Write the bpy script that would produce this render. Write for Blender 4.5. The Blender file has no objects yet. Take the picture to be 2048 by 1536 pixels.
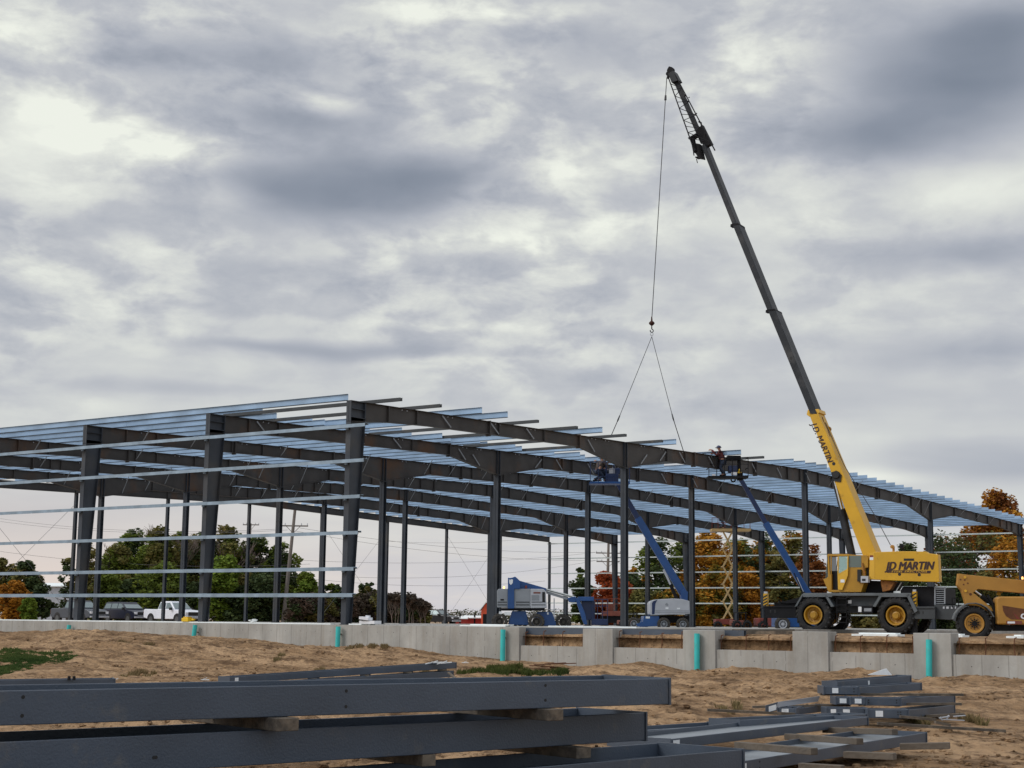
import bpy, math, random
from mathutils import Vector, Matrix, noise
random.seed(7)
V = Vector
PI = math.pi
C = bpy.context.scene.collection
sc = bpy.context.scene

# ------------------------------------------------------------------ camera
CAM = V((39.393, -45.030, 0.152))
YAW, PIT, ROL, FPX = 0.61425, 0.15095, 0.01099, 3136.1
F = V((-math.sin(YAW)*math.cos(PIT), math.cos(YAW)*math.cos(PIT), math.sin(PIT)))
R = V((math.cos(YAW), math.sin(YAW), 0))
U = R.cross(F)
FH = V((F.x, F.y, 0)).normalized()
cr, sr = math.cos(ROL), math.sin(ROL)
XC = R*cr + U*sr
YC = -R*sr + U*cr
cd = bpy.data.cameras.new('camera'); cam = bpy.data.objects.new('camera', cd); C.objects.link(cam)
m = Matrix.Identity(4)
for i in range(3):
    m[i][0], m[i][1], m[i][2], m[i][3] = XC[i], YC[i], -F[i], CAM[i]
cam.matrix_world = m
cd.sensor_width = 36; cd.lens = FPX/2048*36; cd.clip_end = 20000; cd.clip_start = 0.5
sc.camera = cam
sc.render.resolution_x = 1024; sc.render.resolution_y = 768

def ray(x, y):
    u, v = x-1024, y-768
    return F + XC*(u/FPX) - YC*(v/FPX)
def at(x, y, d): return CAM + ray(x, y)*d
def onax(x, y, ax, val):
    r = ray(x, y); return CAM + r*((val-CAM[ax])/r[ax])
def onpl(x, y, P0, n):
    r = ray(x, y); return CAM + r*((P0-CAM).dot(n)/r.dot(n))
def ground_at(x, d, z):
    p = at(x, 1245, d); return V((p.x, p.y, z))

# ------------------------------------------------------------------ materials
def nt(name):
    mt = bpy.data.materials.new(name); mt.use_nodes = True
    t = mt.node_tree; b = t.nodes['Principled BSDF']
    return mt, t, b
def lk(t, a, b): t.links.new(a, b)
def mat(name, col, rough=.6, metal=0., var=.12, scale=3., col2=None, s2=1., c2lo=.55, c2hi=.7, bump=0., bs=30., spec=.5):
    """paint / metal: base colour with mottling, optional patches of col2 (rust, dirt) and fine bump"""
    mt, t, b = nt(name)
    b.inputs['Roughness'].default_value = rough; b.inputs['Metallic'].default_value = metal
    b.inputs['Specular IOR Level'].default_value = spec
    tc = t.nodes.new('ShaderNodeTexCoord')
    n = t.nodes.new('ShaderNodeTexNoise'); n.inputs['Scale'].default_value = scale; n.inputs['Detail'].default_value = 6
    lk(t, tc.outputs['Object'], n.inputs['Vector'])
    mr = t.nodes.new('ShaderNodeMapRange'); mr.inputs[1].default_value = .3; mr.inputs[2].default_value = .7
    mr.inputs[3].default_value = 1-var; mr.inputs[4].default_value = 1+var
    lk(t, n.outputs['Fac'], mr.inputs[0])
    vm = t.nodes.new('ShaderNodeVectorMath'); vm.operation = 'SCALE'; vm.inputs[0].default_value = col[:3]
    lk(t, mr.outputs[0], vm.inputs['Scale'])
    out = vm.outputs[0]
    if col2:
        n2 = t.nodes.new('ShaderNodeTexNoise'); n2.inputs['Scale'].default_value = s2; n2.inputs['Detail'].default_value = 8
        n2.inputs['Roughness'].default_value = .62
        lk(t, tc.outputs['Object'], n2.inputs['Vector'])
        m2 = t.nodes.new('ShaderNodeMapRange'); m2.inputs[1].default_value = c2lo; m2.inputs[2].default_value = c2hi
        lk(t, n2.outputs['Fac'], m2.inputs[0])
        mx = t.nodes.new('ShaderNodeMix'); mx.data_type = 'RGBA'
        lk(t, m2.outputs[0], mx.inputs[0]); lk(t, out, mx.inputs[6]); mx.inputs[7].default_value = (*col2, 1)
        out = mx.outputs[2]
    lk(t, out, b.inputs['Base Color'])
    if bump:
        nb = t.nodes.new('ShaderNodeTexNoise'); nb.inputs['Scale'].default_value = bs; nb.inputs['Detail'].default_value = 5
        lk(t, tc.outputs['Object'], nb.inputs['Vector'])
        bp = t.nodes.new('ShaderNodeBump'); bp.inputs['Strength'].default_value = bump; bp.inputs['Distance'].default_value = .02
        lk(t, nb.outputs['Fac'], bp.inputs['Height']); lk(t, bp.outputs[0], b.inputs['Normal'])
    return mt

M = {}
M['steel'] = mat('slate_painted_steel', (.040, .048, .061), .5, 0, .18, 1.2, (.07, .066, .062), .5, .5, .75, spec=.35)
M['raft'] = mat('rafter_steel_bounce_tint', (.056, .052, .050), .55, 0, .25, 1.0, (.12, .06, .028), .28, .55, .74, spec=.3)  # rust patches; warm brown base paints in light bounced off the ground
M['beam'] = mat('shop_primed_steel', (.060, .077, .105), .42, 0, .18, 1.3, (.15, .135, .115), 3.2, .60, .86, .15, 60)
M['bweb_skylit'] = mat('primed_web_painted_skylight', (.20, .225, .25), .3, 0, .14, 2.5)  # sky light on the flat beam webs, painted as a paler base colour
M['boomg'] = mat('boom_grey_paint', (.021, .024, .029), .5, 0, .25, 1.5, (.06, .06, .062), .9, .52, .7, spec=.25)
M['galv'] = mat('galvanised_steel_sky_tint', (.285, .41, .57), .42, .3, .26, .6)  # blue sky reflection painted into the base colour
M['galvg'] = mat('galvanised_girt', (.25, .33, .41), .42, .3, .22, 2.)
M['galv_shade'] = mat('galvanised_lip_painted_shade', (.12, .17, .235), .5, .3, .1, 2.)  # purlin underside shade painted as a darker galvanised colour
M['girtw'] = mat('pale_galvanised_girt', (.52, .58, .58), .5, .15, .08, 2.)
M['dark'] = mat('dark_metal', (.012, .012, .014), .65, 0, .2, 3, spec=.15)
M['chas'] = mat('dark_grey_chassis_paint', (.036, .042, .047), .6, 0, .25, 2, (.085, .07, .055), 1.5, .58, .75)
M['deck'] = mat('grey_deck_paint', (.105, .12, .13), .5, 0, .2, 2)
M['yel'] = mat('crane_yellow_paint', (.60, .335, .012), .45, 0, .12, .8, (.26, .13, .025), 2.0, .60, .76)
M['mgrey2'] = mat('alloy_rim', (.09, .095, .10), .5, .3, .1, 3)
M['ballm'] = mat('dark_rusty_ball', (.05, .018, .012), .7, 0, .2, 8, spec=.2)
M['yelc'] = mat('cab_yellow_paint', (.40, .205, .010), .45, 0, .15, 1.5, (.22, .12, .02), 2.2, .58, .75)
M['yel2'] = mat('crane_yellow_light', (.68, .39, .03), .4, 0, .08, 1)
M['cat'] = mat('machine_amber_paint', (.40, .20, .032), .5, 0, .12, 1.2, (.24, .13, .04), 2.5, .62, .8)
M['rust'] = mat('rust', (.12, .045, .018), .85, 0, .35, 4)
M['rust2'] = mat('rust_streak', (.26, .10, .02), .8, 0, .4, 6)
M['tyre'] = mat('tyre_rubber', (.014, .014, .015), .85, 0, .3, 4, (.06, .052, .042), 3, .55, .75, .4, 18)
M['tyred'] = mat('dusty_tyre', (.055, .050, .043), .9, 0, .3, 4, None, 1, 0, 1, .4, 18)
M['blue'] = mat('lift_blue_paint', (.010, .066, .225), .35, 0, .15, 2)
M['blued'] = mat('lift_dark_blue', (.006, .022, .085), .4, 0, .15, 2)
M['white'] = mat('white_paint', (.72, .74, .78), .35, 0, .06, 2)
M['foam'] = mat('white_foam', (.78, .82, .82), .7, 0, .05, 5)
M['lgrey'] = mat('light_grey_paint', (.42, .44, .48), .4, 0, .08, 2)
M['mgrey'] = mat('mid_grey_paint', (.24, .26, .285), .5, 0, .1, 2)
M['chrome'] = mat('polished_rod', (.75, .75, .75), .18, 1, .05, 3)
M['black'] = mat('black', (.006, .006, .007), .5, 0, .1, 3)
M['text'] = mat('dark_lettering', (.035, .012, .010), .6, 0, .1, 3)
M['red'] = mat('red_paint', (.19, .03, .02), .5, 0, .15, 2)
M['barn'] = mat('barn_red', (.36, .03, .022), .7, 0, .15, .4)
M['barn2'] = mat('bright_barn_red', (.62, .085, .03), .6, 0, .1, .4)
M['tan'] = mat('tan_paint', (.55, .38, .17), .55, 0, .12, 3)
M['orange'] = mat('orange_paint', (.19, .05, .03), .5, 0, .15, 3)
M['green_p'] = mat('teal_plastic', (.035, .48, .47), .45, 0, .1, 3, (.2, .22, .17), 5, .6, .8)
M['wood'] = mat('weathered_timber', (.088, .072, .056), .85, 0, .3, 6, (.22, .17, .12), 3, .5, .7, .5, 25)
M['woodl'] = mat('sawn_timber', (.115, .092, .07), .85, 0, .3, 6, (.09, .078, .066), 3, .5, .7, .5, 25)
M['pole'] = mat('pole_timber', (.16, .14, .125), .9, 0, .2, 1)
M['skin'] = mat('skin', (.38, .2, .13), .6, 0, .05, 5)
M['jkt_d'] = mat('dark_jacket', (.022, .024, .035), .85, 0, .2, 8)
M['jkt_r'] = mat('maroon_jacket', (.11, .025, .028), .85, 0, .2, 8)
M['jkt_b'] = mat('brown_jacket', (.07, .05, .04), .85, 0, .2, 8)
M['jean'] = mat('work_trousers', (.035, .05, .085), .9, 0, .2, 8)
M['hat_b'] = mat('navy_hard_hat', (.01, .02, .07), .4, 0, .05, 5)
M['hat_w'] = mat('white_hard_hat', (.6, .6, .6), .4, 0, .05, 5)
M['yplast'] = mat('yellow_plastic', (.75, .48, .01), .4, 0, .05, 3)
M['paper'] = mat('white_paper_tag', (.75, .78, .8), .7, 0, .06, 20)
M['pkgrey'] = mat('car_grey_paint', (.05, .06, .078), .35, 0, .05, 2)
M['pknavy'] = mat('car_navy_paint', (.006, .01, .028), .3, 0, .05, 2)
M['pkwht'] = mat('car_white_paint', (.74, .77, .84), .3, 0, .04, 2)
M['pkblk'] = mat('car_black_paint', (.015, .015, .018), .3, 0, .05, 2)
M['wire'] = mat('wire_rope', (.05, .05, .055), .5, .3, .1, 5)
M['cable'] = mat('thin_cable', (.16, .16, .17), .5, .3, .1, 5)
M['pline'] = mat('power_line_cable', (.15, .145, .15), .6, 0, .05, 1)
M['bark'] = mat('bark', (.07, .055, .045), .9, 0, .3, 2)
M['barkp'] = mat('pale_twigs', (.17, .13, .11), .9, 0, .2, 2)

def glass_mat():
    mt, t, b = nt('tinted_glass')
    b.inputs['Base Color'].default_value = (.05, .09, .09, 1); b.inputs['Roughness'].default_value = .06
    b.inputs['Specular IOR Level'].default_value = .9
    return mt
M['glass'] = glass_mat()
M['carglass'] = mat('car_glass', (.22, .27, .28), .12, .55, .05, 1)
def pane_mat():
    mt, t, b = nt('clear_cab_glass')
    b.inputs['Base Color'].default_value = (.45, .68, .66, 1); b.inputs['Roughness'].default_value = .05
    b.inputs['Alpha'].default_value = .45
    return mt
M['pane'] = pane_mat()
def lamp_mat(name, col, s):
    mt, t, b = nt(name)
    b.inputs['Emission Color'].default_value = (*col, 1); b.inputs['Emission Strength'].default_value = s
    b.inputs['Base Color'].default_value = (*col, 1)
    return mt
M['beacon'] = lamp_mat('lit_amber_beacon', (1., .42, .12), 3.5)

def concrete_mat():
    mt, t, b = nt('cast_concrete')
    b.inputs['Roughness'].default_value = .85
    tc = t.nodes.new('ShaderNodeTexCoord')
    n1 = t.nodes.new('ShaderNodeTexNoise'); n1.inputs['Scale'].default_value = .9; n1.inputs['Detail'].default_value = 8; n1.inputs['Roughness'].default_value = .65
    mp = t.nodes.new('ShaderNodeMapping'); mp.inputs['Scale'].default_value = (1, 1, .45)
    lk(t, tc.outputs['Object'], mp.inputs[0]); lk(t, mp.outputs[0], n1.inputs['Vector'])
    cr_ = t.nodes.new('ShaderNodeValToRGB')
    cr_.color_ramp.elements[0].position = .28; cr_.color_ramp.elements[0].color = (.25, .238, .218, 1)
    cr_.color_ramp.elements[1].position = .72; cr_.color_ramp.elements[1].color = (.46, .45, .42, 1)
    lk(t, n1.outputs['Fac'], cr_.inputs[0])
    # form panel joints: thin dark lines each 0.61 m along X
    sx = t.nodes.new('ShaderNodeSeparateXYZ'); lk(t, tc.outputs['Object'], sx.inputs[0])
    nj = t.nodes.new('ShaderNodeTexNoise'); nj.inputs['Scale'].default_value = 2.2; lk(t, tc.outputs['Object'], nj.inputs['Vector'])
    def mth(op, a, bb):
        q = t.nodes.new('ShaderNodeMath'); q.operation = op
        for i, w in enumerate((a, bb)):
            if hasattr(w, 'links'): lk(t, w, q.inputs[i])
            elif w is not None: q.inputs[i].default_value = w
        return q.outputs[0]
    wob = mth('MULTIPLY', mth('SUBTRACT', nj.outputs['Fac'], .5), .03)
    fx = mth('FRACT', mth('DIVIDE', mth('ADD', sx.outputs[0], wob), .76), None)
    d = mth('ABSOLUTE', mth('SUBTRACT', fx, .5), None)
    ln = mth('GREATER_THAN', d, .48)
    brk = mth('GREATER_THAN', nj.outputs['Fac'], .38)
    ln = mth('MULTIPLY', mth('MULTIPLY', ln, brk), .38)
    # streaks running down
    ms = t.nodes.new('ShaderNodeMapping'); ms.inputs['Scale'].default_value = (5, 5, .25)
    lk(t, tc.outputs['Object'], ms.inputs[0])
    ns = t.nodes.new('ShaderNodeTexNoise'); ns.inputs['Scale'].default_value = 1.3; ns.inputs['Detail'].default_value = 7
    lk(t, ms.outputs[0], ns.inputs['Vector'])
    st = t.nodes.new('ShaderNodeMapRange'); st.inputs[1].default_value = .5; st.inputs[2].default_value = .8; st.inputs[4].default_value = .4
    lk(t, ns.outputs['Fac'], st.inputs[0])
    mx = t.nodes.new('ShaderNodeMix'); mx.data_type = 'RGBA'; lk(t, st.outputs[0], mx.inputs[0]); lk(t, cr_.outputs[0], mx.inputs[6]); mx.inputs[7].default_value = (.24, .20, .15, 1)
    mx2 = t.nodes.new('ShaderNodeMix'); mx2.data_type = 'RGBA'; lk(t, ln, mx2.inputs[0]); lk(t, mx.outputs[2], mx2.inputs[6]); mx2.inputs[7].default_value = (.11, .10, .09, 1)
    lk(t, mx2.outputs[2], b.inputs['Base Color'])
    nb = t.nodes.new('ShaderNodeTexNoise'); nb.inputs['Scale'].default_value = 9; nb.inputs['Detail'].default_value = 6
    lk(t, tc.outputs['Object'], nb.inputs['Vector'])
    bp = t.nodes.new('ShaderNodeBump'); bp.inputs['Strength'].default_value = .35; bp.inputs['Distance'].default_value = .02
    lk(t, nb.outputs['Fac'], bp.inputs['Height']); lk(t, bp.outputs[0], b.inputs['Normal'])
    return mt
M['conc'] = concrete_mat()

def dirt_mat(name, ca, cb, cc, bumpd=.06):
    mt, t, b = nt(name)
    b.inputs['Roughness'].default_value = .95; b.inputs['Specular IOR Level'].default_value = .15
    tc = t.nodes.new('ShaderNodeTexCoord')
    def N(s, det=8, r=.6, sc3=None):
        n = t.nodes.new('ShaderNodeTexNoise'); n.inputs['Scale'].default_value = s; n.inputs['Detail'].default_value = det; n.inputs['Roughness'].default_value = r
        if sc3:
            mp = t.nodes.new('ShaderNodeMapping'); mp.inputs['Scale'].default_value = sc3
            lk(t, tc.outputs['Object'], mp.inputs[0]); lk(t, mp.outputs[0], n.inputs['Vector'])
        else: lk(t, tc.outputs['Object'], n.inputs['Vector'])
        return n.outputs['Fac']
    def MR(i, a, c_):
        m_ = t.nodes.new('ShaderNodeMapRange'); m_.inputs[1].default_value = a; m_.inputs[2].default_value = c_; lk(t, i, m_.inputs[0]); return m_.outputs[0]
    def MX(f, a, c_):
        x = t.nodes.new('ShaderNodeMix'); x.data_type = 'RGBA'; lk(t, f, x.inputs[0])
        for i, w in ((6, a), (7, c_)):
            if isinstance(w, tuple): x.inputs[i].default_value = (*w, 1)
            else: lk(t, w, x.inputs[i])
        return x.outputs[2]
    a = MX(MR(N(.22, 8, .62, (1, 2.2, 1)), .42, .58), ca, cb)
    a = MX(MR(N(.9, 10, .72, (1, 1.6, 1)), .47, .62), a, cc)  # dark churned soil, with relief shading also painted into the colour
    a = MX(MR(N(4.5, 9, .75), .53, .66), a, tuple(x*.6 for x in cc))
    lk(t, a, b.inputs['Base Color'])
    v = t.nodes.new('ShaderNodeTexVoronoi'); v.inputs['Scale'].default_value = 5; lk(t, tc.outputs['Object'], v.inputs['Vector'])
    ad = t.nodes.new('ShaderNodeMath'); ad.operation = 'ADD'
    lk(t, N(6, 10, .72), ad.inputs[0]); lk(t, v.outputs['Distance'], ad.inputs[1])
    bp = t.nodes.new('ShaderNodeBump'); bp.inputs['Strength'].default_value = .9; bp.inputs['Distance'].default_value = bumpd
    lk(t, ad.outputs[0], bp.inputs['Height']); lk(t, bp.outputs[0], b.inputs['Normal'])
    return mt
M['dirt'] = dirt_mat('sandy_soil', (.46, .30, .172), (.30, .187, .10), (.13, .076, .04), .12)
M['dirtw'] = dirt_mat('packed_site_soil', (.42, .31, .215), (.34, .24, .16), (.23, .155, .10))

def leaf_mat(name, cols):
    mt, t, b = nt(name)
    b.inputs['Roughness'].default_value = .8; b.inputs['Specular IOR Level'].default_value = .2
    g = t.nodes.new('ShaderNodeNewGeometry'); tc = t.nodes.new('ShaderNodeTexCoord')
    n = t.nodes.new('ShaderNodeTexNoise'); n.inputs['Scale'].default_value = .45; n.inputs['Detail'].default_value = 4
    lk(t, tc.outputs['Object'], n.inputs['Vector'])
    a = t.nodes.new('ShaderNodeMath'); a.operation = 'MULTIPLY_ADD'; a.inputs[1].default_value = .35
    lk(t, g.outputs['Random Per Island'], a.inputs[0])
    mr = t.nodes.new('ShaderNodeMapRange'); mr.inputs[1].default_value = .3; mr.inputs[2].default_value = .7; mr.inputs[4].default_value = .65
    lk(t, n.outputs['Fac'], mr.inputs[0]); lk(t, mr.outputs[0], a.inputs[2])
    r = t.nodes.new('ShaderNodeValToRGB')
    while len(r.color_ramp.elements) < len(cols): r.color_ramp.elements.new(.5)
    for i, c_ in enumerate(cols):
        r.color_ramp.elements[i].position = i/(len(cols)-1); r.color_ramp.elements[i].color = (*c_, 1)
    lk(t, a.outputs[0], r.inputs[0]); lk(t, r.outputs[0], b.inputs['Base Color'])
    tr = t.nodes.new('ShaderNodeBsdfTranslucent'); lk(t, r.outputs[0], tr.inputs[0])
    mx = t.nodes.new('ShaderNodeMixShader'); mx.inputs[0].default_value = .25
    lk(t, b.outputs[0], mx.inputs[1]); lk(t, tr.outputs[0], mx.inputs[2])
    lk(t, mx.outputs[0], t.nodes['Material Output'].inputs[0])
    return mt
LM = {
 'green': leaf_mat('green_leaves', [(0.055, 0.073, 0.016), (0.122, 0.163, 0.026), (0.233, 0.266, 0.038)]),
 'bright': leaf_mat('fresh_green_leaves', [(0.072, 0.123, 0.017), (0.138, 0.203, 0.026), (0.232, 0.275, 0.041)]),
 'dark': leaf_mat('dark_green_leaves', [(0.022, 0.038, 0.017), (0.053, 0.079, 0.029), (0.104, 0.133, 0.042)]),
 'olive': leaf_mat('olive_brown_leaves', [(0.056, 0.064, 0.018), (0.142, 0.133, 0.038), (0.246, 0.179, 0.053)]),
 'orange': leaf_mat('orange_autumn_leaves', [(0.190, 0.078, 0.013), (0.403, 0.174, 0.020), (0.560, 0.302, 0.034)]),
 'rusty': leaf_mat('rust_brown_leaves', [(.10, .035, .012), (.20, .07, .018), (.28, .11, .025)]),
 'red': leaf_mat('red_autumn_leaves', [(.22, .045, .016), (.36, .075, .024), (.44, .12, .03)]),
 'mixed': leaf_mat('turning_leaves', [(0.057, 0.073, 0.018), (0.147, 0.138, 0.022), (0.487, 0.212, 0.022), (0.195, 0.162, 0.029)]),
 'brush': leaf_mat('reddish_brush_leaves', [(.045, .038, .028), (.088, .066, .048), (.13, .075, .055)]),
 'far': leaf_mat('distant_leaves_hazed', [(.07, .085, .06), (.11, .12, .075), (.19, .14, .08)]),  # aerial haze painted into the leaf colours
 'grass': leaf_mat('grass_blades', [(.03, .062, .016), (.058, .10, .024), (.12, .14, .04)]),
 'weed': leaf_mat('weed_blades', [(.03, .05, .012), (.07, .09, .02), (.16, .13, .05)]),
 'dry': leaf_mat('dry_weed_blades', [(.13, .09, .04), (.22, .16, .08), (.10, .10, .03)]),
}

# ------------------------------------------------------------------ mesh helpers
def tag(o, label=None, cat=None, group=None, kind=None):
    if label: o['label'] = label
    if cat: o['category'] = cat
    if group: o['group'] = group
    if kind: o['kind'] = kind
    return o
def thing(name, loc, label, cat, group=None):
    o = bpy.data.objects.new(name, None); o.empty_display_size = .2; C.objects.link(o); o.location = loc
    return tag(o, label, cat, group)
def rootloc(o):
    l = V((0, 0, 0))
    while o: l += V(o.location); o = o.parent
    return l
class MB:
    def __init__(s, Mx=None): s.v = []; s.f = []; s.m = []; s.M = Mx
    def add(s, vs, fs, mi=0):
        b = len(s.v)
        s.v += [tuple(s.M @ V(p)) if s.M else tuple(p) for p in vs]
        s.f += [tuple(i+b for i in f) for f in fs]; s.m += [mi]*len(fs)
        return s
    def hexa(s, p, mi=0):
        return s.add(p, [(0, 3, 2, 1), (4, 5, 6, 7), (0, 1, 5, 4), (1, 2, 6, 5), (2, 3, 7, 6), (3, 0, 4, 7)], mi)
    def box(s, x0, x1, y0, y1, z0, z1, mi=0):
        return s.hexa([(x0, y0, z0), (x1, y0, z0), (x1, y1, z0), (x0, y1, z0), (x0, y0, z1), (x1, y0, z1), (x1, y1, z1), (x0, y1, z1)], mi)
    def bar(s, a, b, w, h, up=V((0, 0, 1)), mi=0, w1=None, h1=None):
        a, b = V(a), V(b); d = (b-a).normalized()
        sd = d.cross(up)
        if sd.length < 1e-4: sd = d.cross(V((1, 0, 0)))
        sd.normalize(); u = sd.cross(d).normalized(); w1 = w1 or w; h1 = h1 or h
        return s.hexa([a-sd*w/2-u*h/2, a+sd*w/2-u*h/2, a+sd*w/2+u*h/2, a-sd*w/2+u*h/2,
                       b-sd*w1/2-u*h1/2, b+sd*w1/2-u*h1/2, b+sd*w1/2+u*h1/2, b-sd*w1/2+u*h1/2], mi)
    def tube(s, a, b, r0, r1=None, n=8, mi=0, caps=True):
        a, b = V(a), V(b); r1 = r0 if r1 is None else r1
        return s.lathe(a, b-a, [(0, r0), (1, r1)], n, mi, caps)
    def lathe(s, o, ax, prof, n=16, mi=0, caps=True):
        o, ax = V(o), V(ax); d = ax.normalized()
        u = d.cross(V((0, 0, 1)))
        if u.length < 1e-3: u = d.cross(V((1, 0, 0)))
        u.normalize(); w = d.cross(u)
        vs = []
        for t_, r in prof:
            for k in range(n):
                a_ = 2*PI*k/n; vs.append(o+ax*t_+u*(r*math.cos(a_))+w*(r*math.sin(a_)))
        fs = [(i*n+k, i*n+(k+1) % n, (i+1)*n+(k+1) % n, (i+1)*n+k) for i in range(len(prof)-1) for k in range(n)]
        if caps: fs += [tuple(range(n))[::-1], tuple((len(prof)-1)*n+k for k in range(n))]
        return s.add(vs, fs, mi)
    def prism(s, pts, w, mi=0):
        """polygon of 3D points extruded by vector w"""
        n = len(pts); w = V(w)
        vs = [V(p) for p in pts]+[V(p)+w for p in pts]
        return s.add(vs, [tuple(range(n)), tuple(range(2*n-1, n-1, -1))]+[(k, k+n, (k+1) % n+n, (k+1) % n) for k in range(n)], mi)
    def path(s, pts, r, n=6, mi=0):
        for a, b in zip(pts, pts[1:]): s.tube(a, b, r, r, n, mi)
        return s
    def build(s, name, mats, parent=None, smooth=False, bevel=0):
        me = bpy.data.meshes.new(name)
        off = rootloc(parent) if parent else V((0, 0, 0))
        me.from_pydata([(a-off.x, b-off.y, c_-off.z) for a, b, c_ in s.v], [], s.f)
        if not isinstance(mats, (list, tuple)): mats = [mats]
        for q in mats: me.materials.append(q)
        if len(mats) > 1: me.polygons.foreach_set('material_index', s.m)
        if smooth: me.polygons.foreach_set('use_smooth', [True]*len(me.polygons))
        me.validate(); me.update()
        import bmesh
        if len(s.f) < 30000 and name not in NOFIX:
            bm = bmesh.new(); bm.from_mesh(me); bmesh.ops.recalc_face_normals(bm, faces=bm.faces); bm.to_mesh(me); bm.free()
        o = bpy.data.objects.new(name, me); C.objects.link(o)
        if parent: o.parent = parent
        if smooth and hasattr(me, 'set_sharp_from_angle'): me.set_sharp_from_angle(angle=math.radians(40))
        if bevel:
            bv = o.modifiers.new('bevel', 'BEVEL'); bv.width = bevel; bv.segments = 2; bv.limit_method = 'ANGLE'; bv.angle_limit = .6
        return o
NOFIX = {'crown', 'grass', 'ground', 'weeds'}
def solo(mb, name, mats, label, cat, group=None, kind=None, origin=None, **k):
    """a thing that is one mesh, its origin at its base"""
    o = mb.build(name, mats, None, **k)
    if origin is None:
        xs = [v[0] for v in mb.v]; ys = [v[1] for v in mb.v]; zs = [v[2] for v in mb.v]
        origin = V(((min(xs)+max(xs))/2, (min(ys)+max(ys))/2, min(zs)))
    o.data.transform(Matrix.Translation(-V(origin))); o.location = origin
    return tag(o, label, cat, group, kind)

def lerp(tbl, x):
    if x <= tbl[0][0]: return tbl[0][1]
    for (a, b), (c_, d) in zip(tbl, tbl[1:]):
        if x <= c_: return b+(d-b)*(x-a)/(c_-a)
    return tbl[-1][1]
def sst(a, b, x):
    t_ = max(0, min(1, (x-a)/(b-a))); return t_*t_*(3-2*t_)
def fbm(x, y, z=0, o=4): return noise.fractal(V((x, y, z)), 1.0, 2.0, o, noise_basis='PERLIN_ORIGINAL')

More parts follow.
